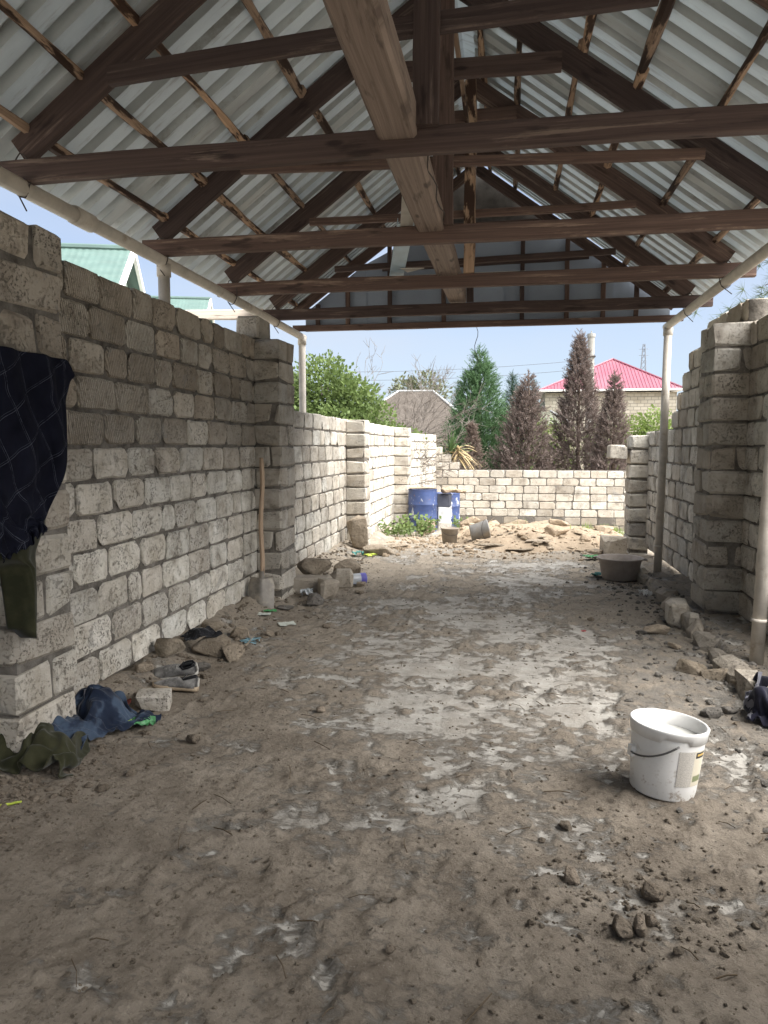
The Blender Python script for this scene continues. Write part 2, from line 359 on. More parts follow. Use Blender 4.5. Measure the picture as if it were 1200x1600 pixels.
def mortar_mesh(parent, ranges, z0, ch, cell, T, smear, seed):
    """ranges: per course (u0,u1). Front surface at y=recess, back at T-recess. local x along wall, y into wall, z up"""
    U0 = min(r[0] for r in ranges if r); U1 = max(r[1] for r in ranges if r)
    nu = max(2, int((U1 - U0) / cell)); per = max(2, int(round(ch / cell)))
    nv = per * len(ranges)
    us = np.linspace(U0, U1, nu + 1); vs = np.linspace(z0, z0 + ch * len(ranges), nv + 1)
    UU, VV = np.meshgrid(us, vs)
    n1 = fbm(UU * 1.0 + seed, VV, 5.5, 4, 0.6, seed); n2 = fbm(UU - seed, VV, 22, 3, 0.6, seed + 3)
    rec = 0.017 - 0.018 * sstep(n1, 0.52, 0.75) * smear - 0.012 * (n2 - 0.5)
    mask = np.zeros((nv, nu), bool)
    for ci, r in enumerate(ranges):
        if not r: continue
        mid = (us[:-1] + us[1:]) / 2
        mask[ci * per:(ci + 1) * per, :] = (mid > r[0] + 0.012) & (mid < r[1] - 0.012)
    zt = VV.copy()
    for ci in range(len(ranges)):   # keep the free top of a course just below its blocks
        pass
    zt[-1] -= 0.02
    NV = (nu + 1) * (nv + 1)
    V = np.concatenate([np.stack([UU, rec, zt], -1).reshape(-1, 3), np.stack([UU, np.full_like(UU, T - 0.015), zt], -1).reshape(-1, 3)])
    F = []; W = nu + 1
    for j in range(nv):
        row = mask[j]
        for i in np.nonzero(row)[0]:
            a = j * W + i; b, c, d = a + 1, a + 1 + W, a + W
            F.append((a, b, c, d)); F.append((a + NV, d + NV, c + NV, b + NV))
            if i == 0 or not row[i - 1]: F.append((a, d, d + NV, a + NV))
            if i == nu - 1 or not row[i + 1]: F.append((b, b + NV, c + NV, c))
            if j == 0 or not mask[j - 1, i]: F.append((a, a + NV, b + NV, b))
            if j == nv - 1 or not mask[j + 1, i]: F.append((d, c, c + NV, d + NV))
    me = mk('mortar', V, F, MMORT, True)
    return obj('mortar', me, parent)

def block_wall(name, label, cat, loc, rz, ranges, z0, ch=0.2, T=0.2, cell=0.03, tonef=None, groovef=None, lens=(0.40, 0.38, 0.36), rag=0.9, seed=1, smear=0.5, joint=0.019, skip=None):
    t = thing(name, label, cat, loc, rz); t['kind'] = 'thing'
    r = random.Random(seed)
    mortar_mesh(t, ranges, z0, ch, cell, T, smear, seed)
    for ci, rg in enumerate(ranges):
        if not rg: continue
        u = rg[0]; first = True
        z = z0 + ci * ch + ch / 2
        while u < rg[1] - 0.05:
            L = r.choice(lens) + r.uniform(-0.02, 0.02)
            if first and ci % 2: L *= r.choice((0.5, 0.55, 0.48))
            elif r.random() < 0.12: L *= r.choice((0.5, 0.62, 0.75))
            first = False
            if rg[1] - (u + L) < 0.13: L = rg[1] - u
            if skip and skip(u + L / 2, z): u += L; continue
            jw = joint * r.uniform(0.6, 1.5); hh = ch - joint * r.uniform(0.75, 1.15)
            me = wall_block_mesh(round((L - jw) / 0.03) * 0.03, round(hh, 3) if False else round(hh / 0.004) * 0.004, T - 0.012, r.randrange(5), rag)
            o = bpy.data.objects.new('stone_block', me); COL.objects.link(o); o.parent = t
            o.location = (u + L / 2, r.uniform(-0.005, 0.006), z + r.uniform(-0.004, 0.004))
            o.rotation_euler = (r.uniform(-0.012, 0.012), r.uniform(-0.013, 0.013), r.uniform(-0.012, 0.012))
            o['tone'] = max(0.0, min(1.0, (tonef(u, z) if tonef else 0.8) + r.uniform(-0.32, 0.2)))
            if name == 'boundary_wall' and z < -.28: o['dark_tint'] = r.choice((.2, .5, .9))
            o['groove'] = 1.0 if (groovef and r.random() < groovef(u, z)) else 0.0
            u += L
    return t
def pillar(name, label, loc, w, d, z0, n, ch=0.2, tonef=None, seed=1, split=True, cell=0.03, dark_tint=0.0):
    """w across X, d along Y, origin at corner min x,y"""
    t = thing(name, label, 'pillar', loc); t['kind'] = 'thing'; r = random.Random(seed)
    mb = MB(); m = MB()
    mb.box((w / 2, d / 2, z0 + n * ch / 2 - 0.01), (w - 0.03, d - 0.03, n * ch - 0.02))
    mb.build('mortar', MMORT, t)
    for ci in range(n):
        z = z0 + ci * ch + ch / 2; mode = ci % 2
        hh = ch - r.uniform(0.010, 0.022)
        pieces = [(0, w, 0, d)]
        if mode == 0 and d > 0.3: k = d * r.uniform(0.45, 0.6); pieces = [(0, w, 0, k - 0.008), (0, w, k + 0.008, d)]
        elif split and w > 0.22 and r.random() < 0.6: k = w * r.uniform(0.55, 0.75); pieces = [(0, k - 0.008, 0, d), (k + 0.008, w, 0, d)]
        for (x0, x1, y0, y1) in pieces:
            o = bpy.data.objects.new('stone_block', chamfer_block(x1 - x0, y1 - y0, hh, r.randrange(4), 0.011, 0.005)); COL.objects.link(o); o.parent = t
            o.location = ((x0 + x1) / 2 + r.uniform(-.006, .006), (y0 + y1) / 2 + r.uniform(-.006, .006), z + r.uniform(-.003, .003)); o.rotation_euler = (r.uniform(-.01, .01), r.uniform(-.01, .01), r.uniform(-.015, .015))
            o['tone'] = max(0, min(1, (tonef(z) if tonef else 0.7) + r.uniform(-.2, .2))); o['groove'] = 0.0; o['dark_tint'] = dark_tint
    return t

HP = pi / 2
# left wall, rz=+90: local x -> +Y, front (-y) -> +X
tl = lambda u, z: 0.97 - 0.60 * max(0.0, min(1.0, (z - 1.15) / 0.75))  # lower courses whiter: whitened blocks plus side-gap skylight painted in
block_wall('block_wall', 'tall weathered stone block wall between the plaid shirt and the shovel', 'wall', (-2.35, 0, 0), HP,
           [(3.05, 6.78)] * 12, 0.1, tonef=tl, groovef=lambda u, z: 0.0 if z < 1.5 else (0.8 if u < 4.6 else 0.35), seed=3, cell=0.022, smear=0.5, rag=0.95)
block_wall('block_wall', 'pale stone block wall behind the shovel corner up to the first narrow pillar', 'wall', (-2.35, 0, 0), HP,
           [(6.80, 10.60)] * 9, 0.1, tonef=lambda u, z: 0.85, seed=5, cell=0.03)
block_wall('block_wall', 'pale stone block wall between the two narrow pillars on the drum side', 'wall', (-2.35, 0, 0), HP,
           [(10.62, 15.16)] * 10, -0.1, tonef=lambda u, z: 0.85, seed=7, cell=0.04)
a8 = atan2(19.0 - 15.2, -1.88 + 2.35)
block_wall('block_wall', 'short pale end stretch of stone wall behind the blue drums', 'wall', (-2.35, 15.2, 0), a8,
           [(0, 3.85)] * 11, -0.4, tonef=lambda u, z: 0.92, seed=9, cell=0.05)
bl = [(0, 5.2)] * 8 + [(0, 0.68), (0, 0.45), (0, 0.22)]
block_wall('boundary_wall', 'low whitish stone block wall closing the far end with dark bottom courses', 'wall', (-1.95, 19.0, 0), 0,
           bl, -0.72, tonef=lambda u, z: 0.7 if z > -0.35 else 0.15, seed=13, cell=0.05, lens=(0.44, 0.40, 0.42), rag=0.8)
# right wall, rz=-90: local x -> -Y ; u = -Y
tr = lambda u, z: 0.9 - 0.5 * max(0, min(1, (z - 1.5) / 0.8))  # right wall likewise: real whitening and painted skylight low down
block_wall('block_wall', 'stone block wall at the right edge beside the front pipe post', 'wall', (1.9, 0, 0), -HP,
           [(-6.36, -4.3)] * 3 + [(-6.36, -5.1)] * 3 + [(-6.36, -5.2)] * 3 + [(-6.36, -5.4)] * 3, 0.1, tonef=tr, seed=15, cell=0.03)  # out-of-view near end stepped down to let light in
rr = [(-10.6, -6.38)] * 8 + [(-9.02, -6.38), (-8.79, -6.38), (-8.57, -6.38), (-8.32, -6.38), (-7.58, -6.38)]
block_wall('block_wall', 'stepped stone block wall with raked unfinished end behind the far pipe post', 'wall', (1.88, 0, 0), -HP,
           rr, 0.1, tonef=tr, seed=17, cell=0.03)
# pillars
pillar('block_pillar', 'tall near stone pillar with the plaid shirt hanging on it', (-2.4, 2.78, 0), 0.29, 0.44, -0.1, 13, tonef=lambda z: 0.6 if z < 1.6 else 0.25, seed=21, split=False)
pillar('block_pillar', 'tall grey stone pillar with the shovel leaning beside it', (-2.36, 6.52, 0), 0.26, 0.46, -0.1, 13, tonef=lambda z: 0.5, seed=22, dark_tint=0.2)
pillar('block_pillar', 'first narrow stone pillar in the low wall, standing free of the drums', (-2.36, 10.38, 0), 0.29, 0.42, -0.11, 10, tonef=lambda z: 0.7, seed=23, split=False)
pillar('block_pillar', 'narrow stone pillar in the low wall right beside the blue drum', (-2.36, 14.92, 0), 0.31, 0.42, -0.31, 11, tonef=lambda z: 0.65, seed=24, split=False)
pillar('block_pillar', 'thick dark stone pillar, part sooty and part painted with shade, beside the front pipe post', (1.62, 6.32, 0), 0.3, 0.44, -0.1, 13, tonef=lambda z: 0.5, seed=25, dark_tint=0.3)  # dark tint: partly sooty stone, partly shade painted in
pillar('block_pillar', 'short stone pillar by the brown tub with one block jutting out sideways', (1.65, 10.4, 0), 0.28, 0.42, -0.15, 9, tonef=lambda z: 0.7, seed=26, split=False)
def one_block(name, label, loc, dims, rot=(0, 0, 0), tone=0.8, cat='block', ch=0.012, group=None):
    o = obj(name, chamfer_block(*dims, rnd.randrange(4), ch, 0.005), None, loc, rot); o['tone'] = tone; o['groove'] = 0.0
    return tag(o, label, cat, group)
one_block('stone_block', 'pale stone block jutting sideways from the top of the short pillar', (1.50, 10.62, 1.42), (0.24, 0.3, 0.19), tone=0.85)
one_block('stone_block', 'loose pale block on the wall top above the shovel', (-2.42, 6.72, 2.605), (0.22, 0.36, 0.20), tone=0.75)
# unseen side walls, right one shaped to block and admit light
for nm, c, d in (('unseen_wall', (-2.47, 0.38, 1.2), (0.2, 4.74, 2.4)), ('unseen_wall', (2.02, -.05, 1.25), (0.2, 4.1, 2.5)), ('unseen_wall', (2.02, 3.14, .3), (0.2, 2.26, .6))):
    b = MB(); b.box(c, d); tag(b.build(nm, MMORT), kind='structure')

# right footing of stones
ft = thing('stone_footing', 'low footing of rough stones along the foot of the right wall', 'footing', (1.6, 4, 0))
fr = random.Random(4)
yy = -0.2
while yy < 4.6:
    L = fr.uniform(0.18, 0.38); wd = fr.uniform(0.10, 0.16)
    o = obj('stone_block', chamfer_block(wd, L, fr.uniform(0.14, 0.20), fr.randrange(4), 0.02, 0.012), ft, (-0.14 + 0.02 * fr.random() - 0.02 * yy * 0 + (0.04 if yy > 3 else 0), yy + L / 2, 0.035 + fr.uniform(-0.03, 0.02)), (fr.uniform(-.08, .08), fr.uniform(-.1, .1), fr.uniform(-.12, .12)))
    o['dark_tint'] = 0.25; o['tone'] = fr.uniform(0.2, 0.6); o['groove'] = 0.0
    yy += L + fr.uniform(0.01, 0.12)

# ------------------------------------------------------------------ roof
shed = thing('shed_roof', 'open gabled shed roof of dark timber trusses and grey corrugated sheets', 'roof', (-0.4, 4.5, 0))
shed['kind'] = 'thing'; SX, SY = -0.4, 4.5
def shp(p): return (p[0] - SX, p[1] - SY, p[2])
def beam(name, p0, p1, w, h, mat, seg=7, wob=0.004, up=(0, 0, 1), parent=shed, off=True, label=None):
    p0 = Vector(shp(p0) if off else p0); p1 = Vector(shp(p1) if off else p1); t = (p1 - p0).normalized(); L = (p1 - p0).length
    s = t.cross(Vector(up)).normalized(); u = s.cross(t)
    V = []; UV = []; F = []; r = rnd; c = 0.10 * min(w, h)
    prof = [(-w/2 + c, -h/2), (w/2 - c, -h/2), (w/2, -h/2 + c), (w/2, h/2 - c), (w/2 - c, h/2), (-w/2 + c, h/2), (-w/2, h/2 - c), (-w/2, -h/2 + c)]
    per = [0, w, w, w + h, w + h, 2*w + h, 2*w + h, 2*w + 2*h]
    bow = r.uniform(-1, 1) * 0.006 * L
    for i in range(seg + 1):
        f = i / seg; q = p0 + t * L * f + u * bow * sin(pi * f) + s * r.uniform(-wob, wob) + u * r.uniform(-wob, wob)
        kw = 1 + r.uniform(-1, 1) * 0.03
        for k, (a, b) in enumerate(prof): V.append(q + s * a * kw + u * b * kw); UV.append((f * L, per[k]))
    for i in range(seg):
        for k in range(8): F.append((i*8 + k, i*8 + (k+1) % 8, (i+1)*8 + (k+1) % 8, (i+1)*8 + k))
    F.append(tuple(reversed(range(8)))); F.append(tuple(seg*8 + k for k in range(8)))
    o = obj(name, mk(name, V, F, mat, False, UV), parent)
    if label: o['label'] = label
    return o
RX, RZ = -0.42, 4.60
EL, ER, EZ = -2.52, 1.68, 3.045
TR = [-1.0, 0.55, 2.05, 3.55, 5.08, 6.45, 7.72]
for i, ty in enumerate(TR):
    dz = rnd.uniform(-.01, .01)
    xl = -3.7 if ty == 7.72 else -2.62
    beam('tie_beam', (-2.66, ty, 2.93 + dz), (1.95, ty, 2.93 + dz), 0.06, 0.115, MW)
    if ty == 7.72: beam('tie_beam', (-3.75, ty - .012, 2.955), (-2.663, ty - .012, 2.935), 0.06, 0.10, MWW, 3, label='weathered whitish tail of a tie beam beyond the eave')
    beam('rafter', (EL - 0.05, ty + 0.058, EZ), (RX - 0.01, ty + 0.058, RZ), 0.052, 0.145, MW)
    beam('rafter', (ER + 0.08, ty + 0.058, EZ - 0.02), (RX + 0.01, ty + 0.058, RZ), 0.052, 0.145, MW)
# collars
CL = [(3.55, -2.02, 3.36, 0.62, 3.49, .045, .09), (5.08, -1.07, 4.02, 0.30, 3.99, .05, .12), (5.08, -1.90, 3.45, 1.20, 3.35, .04, .065), (6.45, -0.82, 4.28, 0.02, 4.29, .05, .10),
      (6.45, -1.78, 3.49, 1.0, 3.49, .04, .06), (7.72, -1.86, 3.38, 1.02, 3.44, .04, .06), (2.05, -2.0, 3.4, 1.0, 3.4, .045, .09)]
for ty, x0, z0, x1, z1, cw, chh in CL: beam('collar_beam', (x0, ty - 0.005, z0), (x1, ty - 0.005, z1), cw, chh, MW, 5)
# king posts
beam('king_post', (-0.46, 5.02, 2.98), (-0.46, 5.02, 4.55), 0.135, 0.05, MW, 5, up=(0, 1, 0)).rotation_euler = (0, 0, 0)
beam('king_post', (-0.36, 6.40, 2.98), (-0.36, 6.40, 4.55), 0.095, 0.05, MWP, 6, up=(0, 1, 0), label='king post with pale flaking bark')
beam('king_post', (-0.40, 3.49, 2.98), (-0.40, 3.49, 4.55), 0.12, 0.05, MW, 5, up=(0, 1, 0))
beam('king_post', (-0.42, 7.66, 2.98), (-0.42, 7.66, 4.55), 0.07, 0.04, MW, 5, up=(0, 1, 0))
beam('brace', (-0.42, 5.06, 4.42), (-0.33, 6.38, 3.80), 0.03, 0.05, MWP, 5)
# long beam on top of the ties
beam('long_beam', (-0.53, -1.2, 3.065), (-0.555, 7.78, 3.065), 0.185, 0.15, MWL, 16, 0.005, label='pale knotty beam running lengthways over the tie beams')
beam('scab_board', (-0.525, 1.0, 2.972), (-0.515, 2.72, 2.972), 0.10, 0.032, MWW, 4, label='light new board nailed under the long beam')
# purlins
sl_l = (Vector((EL, 0, EZ)), Vector((RX, 0, RZ))); sl_r = (Vector((ER, 0, EZ)), Vector((RX, 0, RZ)))
def onslope(side, f, off):
    a, b = sl_l if side < 0 else sl_r; p = a.lerp(b, f); t = (b - a).normalized(); n = Vector((-t.z, 0, t.x)) if side < 0 else Vector((t.z, 0, -t.x))
    if n.z < 0: n = -n
    return p + n * off
def pmesh(name, p0, p1, r0, mat):
    mb = MB(); p0, p1 = Vector(shp(p0)), Vector(shp(p1)); N = 12
    ph = rnd.uniform(0, 6); amp = rnd.uniform(0.003, 0.009)
    pts = [p0.lerp(p1, i / N) + Vector((sin(ph + i * 0.8) * amp, 0, cos(ph * 2 + i * 0.7) * amp * 0.5)) for i in range(N + 1)]
    mb.tube(pts, [r0 * (1 + 0.18 * sin(i * 1.3 + ph)) for i in range(N + 1)], 7, True, 0.10)
    return mb.build(name, mat, shed, False)
for side, fr_ in ((-1, (0.02, 0.17, 0.33, 0.53, 0.76, 0.95)), (1, (0.04, 0.25, 0.45, 0.62, 0.82, 0.96))):
    for f in fr_:
        cuts = [-1.9, rnd.uniform(1.4, 2.2), 5.08 + rnd.uniform(-.1, .3), 8.6]
        for a, b in zip(cuts[:-1], cuts[1:]):
            jx = rnd.uniform(-0.012, 0.012); g = onslope(side, f + jx, 0.072 + 0.024)
            pmesh('purlin', (g.x, a - 0.12, g.z), (g.x, b + 0.12, g.z), rnd.uniform(0.025, 0.034), MWP)
# corrugated sheets
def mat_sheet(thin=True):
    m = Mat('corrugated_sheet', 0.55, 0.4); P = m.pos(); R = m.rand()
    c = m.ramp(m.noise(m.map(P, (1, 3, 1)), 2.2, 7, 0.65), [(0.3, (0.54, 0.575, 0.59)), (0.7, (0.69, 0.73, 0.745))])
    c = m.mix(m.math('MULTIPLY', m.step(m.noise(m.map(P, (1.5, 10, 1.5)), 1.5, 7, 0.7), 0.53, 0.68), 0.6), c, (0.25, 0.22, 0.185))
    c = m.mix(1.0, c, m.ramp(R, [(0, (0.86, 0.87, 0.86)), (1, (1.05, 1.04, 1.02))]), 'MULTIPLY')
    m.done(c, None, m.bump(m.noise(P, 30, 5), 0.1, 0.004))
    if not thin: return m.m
    tr = m.n('BsdfTranslucent', 0, None, Color=(0.74, 0.80, 0.83)); mx = m.n('MixShader', 0, None, i0=0.17, i1=m.b.outputs[0], i2=tr)   # translucency added to brighten the roof underside and the interior
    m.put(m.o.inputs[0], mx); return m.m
MSH = mat_sheet(); MSH_OPAQUE = mat_sheet(False)
def sheet(side, y0, wd, i):
    pitch = wd / 6; prof = []
    yc = 0
    for k in range(6):
        prof += [(yc, 0), (yc + pitch * 0.56, 0), (yc + pitch * 0.60, 0.062), (yc + pitch * 0.96, 0.062)]; yc += pitch
    prof.append((yc, 0)); prof.append((yc + pitch * 0.56, 0.0))
    fs = [-0.085, 0.03, 0.25, 0.5, 0.75, 0.99]; V = []; F = []; T = 0.0022
    a, b = (sl_l if side < 0 else sl_r)
    n = onslope(side, 0.5, 1) - onslope(side, 0.5, 0); lift = 0.072 + 0.052 + (0.003 if i % 2 else 0)
    sk = rnd.uniform(-0.008, 0.008); sag = rnd.uniform(-0.006, 0.008)
    for top in (0, 1):
        for q, f in enumerate(fs):
            ff = f + (rnd.uniform(-.012, .004) if q == 0 else 0)
            p = onslope(side, ff, lift + top * T)
            for (yy_, h) in prof:
                jit = rnd.uniform(-.006, .006) if q == 0 else 0
                V.append(shp((p.x + n.x * (h + sag * sin(pi * f) + jit), y0 + yy_ + sk * f, p.z + n.z * (h + sag * sin(pi * f) + jit))))
    NP = len(prof); half = NP * len(fs)
    for q in range(len(fs) - 1):
        for k in range(NP - 1):
            A, B, C_, D = q*NP + k, q*NP + k + 1, (q+1)*NP + k + 1, (q+1)*NP + k
            F.append((A, B, C_, D)); F.append((A + half, D + half, C_ + half, B + half))
    for k in range(NP - 1):
        F.append((k, k + half, k + 1 + half, k + 1)); e = (len(fs) - 1) * NP; F.append((e + k, e + k + 1, e + k + 1 + half, e + k + half))
    for q in range(len(fs) - 1):
        F.append((q*NP, (q+1)*NP, (q+1)*NP + half, q*NP + half)); e = NP - 1; F.append((q*NP + e, q*NP + e + half, (q+1)*NP + e + half, (q+1)*NP + e))
    me = mk('roofing_sheet', V, F, [MSH_OPAQUE if y0 < 0.9 else MSH, MSH_OPAQUE])  # out-of-view near sheets made opaque, keeping light off the near floor
    for fi in range((len(fs) - 1) * (NP - 1) * 2):           # ribs take the opaque copy, darkening the stripes like shaded recesses
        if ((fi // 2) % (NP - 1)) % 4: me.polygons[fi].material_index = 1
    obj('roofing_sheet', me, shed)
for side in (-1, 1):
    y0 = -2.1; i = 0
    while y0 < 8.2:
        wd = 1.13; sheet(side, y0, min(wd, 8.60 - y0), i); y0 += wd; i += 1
mb = MB()
for sd_ in (-1, 1):
    p = onslope(sd_, 1.0, 0.165); q = onslope(sd_, 0.90, 0.165)
    mb.add([shp((RX, -2.1, p.z + .02)), shp((RX, 8.58, p.z + .02)), shp((q.x, 8.58, q.z + .02)), shp((q.x, -2.1, q.z + .02)), shp((RX, -2.1, p.z + .024)), shp((RX, 8.58, p.z + .024)), shp((q.x, 8.58, q.z + .024)), shp((q.x, -2.1, q.z + .024))], [(0,1,2,3),(4,7,6,5),(2,3,7,6),(0,3,7,4),(1,2,6,5)])
mb.build('ridge_cap', MSH, shed)
# gable
MGAB = mat_plain('gable_sheet', (0.29, 0.335, 0.40), 0.6, 0.3, 0.12, 1.5, 0.1, ((0.16, 0.15, 0.14), 0.5, 0.56))
MGAT = mat_plain('gable_old_board', (0.13, 0.12, 0.11), 0.9, 0.1, 0.4, 6, 0.5)
gy = 8.68
def gtop(x): return (EZ - 0.02 + 0.04 + (x - EL + 0.0) * 0.745) if x < RX else (EZ - 0.02 + 0.04 + (ER + 0.06 - x) * 0.745)
def gpanel(x0, x1, zb, ztopf, mat, y):
    n = 6; V = []; F = []
    xs_ = sorted(set([x0, x1] + ([RX] if x0 < RX < x1 else []))); rows = []
    for x in xs_: rows.append((x, zb, max(zb + 0.004, ztopf(x))))
    for x, a, b in rows:
        V += [shp((x, y, a)), shp((x, y, b)), shp((x, y + .012, a)), shp((x, y + .012, b))]
    for i in range(len(rows) - 1):
        o = i * 4; F += [(o, o+4, o+5, o+1), (o+2, o+3, o+7, o+6), (o+1, o+5, o+7, o+3), (o, o+2, o+6, o+4)]
    e = (len(rows) - 1) * 4; F += [(0, 1, 3, 2), (e, e+2, e+3, e+1)]
    return obj('gable_panel', mk('gable_panel', V, F, mat), shed)
gx = [-2.45, -1.72, -0.98, -0.10, 0.62, 1.12, 1.74]
for k in range(6):
    gpanel(gx[k] - .012, gx[k+1] + .012, 2.885, lambda x: min(gtop(x), 4.02), MGAB, gy + 0.016 * (k % 2))
o = gpanel(-1.28, 0.46, 4.025, lambda x: gtop(x) + 0.02, MGAT, gy + .01); o['label'] = 'dark weathered board closing the gable peak'
for x in (-2.3, -1.93, -1.42, -0.78, 0.12, 0.62, 1.02, 1.38):
    beam('gable_stud', (x, gy - 0.03, 2.95), (x, gy - 0.03, min(gtop(x) - 0.03, 4.05)), 0.05, 0.05, MW, 3, up=(0, 1, 0))
beam('gable_rail', (-2.6, gy - 0.06, 2.915), (1.88, gy - 0.06, 2.915), 0.05, 0.07, MW, 6)
beam('gable_rail', (-1.5, gy - 0.085, 3.58), (0.85, gy - 0.085, 3.62), 0.04, 0.06, MW, 5)
beam('gable_rail', (-1.1, gy - 0.085, 4.02), (0.3, gy - 0.085, 4.02), 0.04, 0.07, MW, 5)
beam('rafter', (EL - 0.05, gy - 0.20, EZ), (RX - 0.01, gy - 0.20, RZ), 0.045, 0.11, MW)
beam('rafter', (ER + 0.08, gy - 0.20, EZ - 0.02), (RX + 0.01, gy - 0.20, RZ), 0.045, 0.11, MW)
# eave pipes and posts
def ppipe(name, pts, r, n=14, parent=shed): mb = MB(); mb.tube([shp(p) for p in pts], r, n, True, 0.0); return mb.build(name, MPOST, parent, True)
ppipe('eave_pipe', [(-2.52, -1.5, 2.83), (-2.515, 1.0, 2.835), (-2.52, 4.05, 2.84)], 0.045)
ppipe('eave_pipe', [(-2.52, 4.03, 2.845), (-2.52, 6.0, 2.85), (-2.53, 8.82, 2.835)], 0.042)
ppipe('eave_pipe', [(1.74, -1.5, 2.83), (1.73, 3.0, 2.84), (1.73, 5.6, 2.84), (1.745, 8.82, 2.85)], 0.042)
mb = MB(); mb.tube([shp((-2.52, 3.98, 2.843)), shp((-2.52, 4.16, 2.843))], 0.054, 14); mb.build('pipe_sleeve', MPOST, shed, True)
for x0, y0, z0, x1 in ((-2.54, 5.1, 0.0, -2.52), (-2.54, 8.75, 0.0, -2.53), (1.60, 4.93, 0.06, 1.72), (1.665, 8.45, -0.02, 1.745), (-2.53, 1.4, 0, -2.52), (1.72, 1.4, 0, 1.73)):
    y1 = 8.72 if y0 == 8.45 else (5.1 if y0 == 4.93 else y0)
    po = ppipe('post', [(x0, y0, z0 - 0.1), ((x0 + x1) / 2 + .004, (y0 + y1) / 2, 1.45), (x1, y1, 2.80)], 0.043)
    mb = MB(); mb.tube([shp((x1, y1, 2.74)), shp((x1, y1, 2.83))], 0.052, 12); c_ = mb.build('collar', MPOST, po, True)
    if y0 > 4 and x0 > 0:
        mb = MB(); mb.tube([shp((x0 + (x1 - x0) * .12, y0 + (y1 - y0) * .12, 0.36)), shp((x0 + (x1 - x0) * .13, y0 + (y1 - y0) * .13, 0.385))], 0.0465, 12); mb.build('weld_ring', MPOST, po, True)
# wire ties at the eaves
MWIRE = mat_plain('rusty_wire', (0.06, 0.05, 0.045), 0.7, 0.3, 0.3, 30, 0)
def wire(pts, r, name='wire', parent=None, mat=None): mb = MB(); mb.tube(pts, r, 5); return mb.build(name, mat or MWIRE, parent, True)
for (x, yv) in ((-2.52, 5.06), (-2.52, 6.43), (-2.52, 3.53), (1.735, 7.74), (1.735, 6.47), (-2.52, 7.7)):
    pts = [shp((x + 0.055 * cos(a), yv + rnd.uniform(-.01, .01), 2.90 + 0.11 * sin(a))) for a in np.linspace(-2.2, 4.1, 16)]
    pts.append(shp((x + .04, yv - .03, 2.72 + rnd.uniform(-.03, .03)))); wire(pts, 0.004, 'tie_wire', shed)
wire([shp((-0.40 + 0.02 * sin(i * 1.1), 8.74, 2.9 - i * 0.055)) for i in range(9)], 0.004, 'hanging_wire', shed)
wire([shp((-0.445 + 0.012 * sin(i * 2.1), 3.7 + i * 0.16, 2.99 + 0.015 * cos(i * 1.7))) for i in range(9)], 0.004, 'tie_wire', shed)

# loose things lying on the tie beams
MSKY = mat_plain('sky_tint_metal', (0.36, 0.48, 0.56), 0.45, 0.5, 0.15, 8, 0.1, ((0.6, 0.6, 0.58), 0.7, 0.52))  # blue stands for sky reflected in the channel, painted into its colour
MCREAM = mat_plain('cream_paint', (0.55, 0.52, 0.46), 0.6, 0.3, 0.12, 8, 0.1)
def channel(name, label, p0, p1, w, h, mat):
    p0, p1 = Vector(p0), Vector(p1); t = (p1 - p0).normalized(); s = t.cross(Vector((0, 0, 1))).normalized(); u = s.cross(t); L = (p1 - p0).length
    pr = [(-w/2, h), (-w/2, 0), (w/2, 0), (w/2, h), (w/2 - .004, h), (w/2 - .004, .004), (-w/2 + .004, .004), (-w/2 + .004, h)]
    V = [s * a + u * b for a, b in pr] + [t * L + s * a + u * b for a, b in pr]
    F = [(k, (k+1) % 8, 8 + (k+1) % 8, 8 + k) for k in range(8)] + [(0,7,6,1),(1,6,5,2),(2,5,4,3)] + [(8,9,14,15),(9,10,13,14),(10,11,12,13)]
    o = obj(name, mk(name, V, F, mat), None, p0); return tag(o, label, 'metal channel')
channel('metal_channel', 'cream metal channel lying across the tie beams beside the knotty beam', (-0.595, 4.35, 3.0), (-0.74, 5.22, 3.0), 0.085, 0.04, MCREAM)
channel('metal_channel', 'metal channel coloured with reflected sky blue, with one end poking past a tie beam', (-0.735, 5.18, 3.05), (-1.03, 6.62, 2.995), 0.12, 0.04, MSKY)
b = MB(); b.add([(0, 0, 0), (0.2, 0.05, 0.005), (0.05, 0.28, 0), (0, 0, .006), (0.2, 0.05, .011), (0.05, 0.28, .006)], [(0,2,1),(3,4,5),(0,1,4,3),(1,2,5,4),(2,0,3,5)])
tag(b.build('sheet_offcut', MCREAM, None, False, (-0.93, 6.22, 2.995), (0.12, 0, 0.1)), 'white pointed sheet metal offcut lying on a tie beam', 'offcut')
mb = MB(); mb.tube([(-0.85, 6.50, 2.995), (-0.4, 6.51, 3.0), (0.12, 6.49, 2.993)], 0.008, 6)
tag(mb.build('thin_rod', MCREAM), 'thin white rod lying along a tie beam', 'rod')

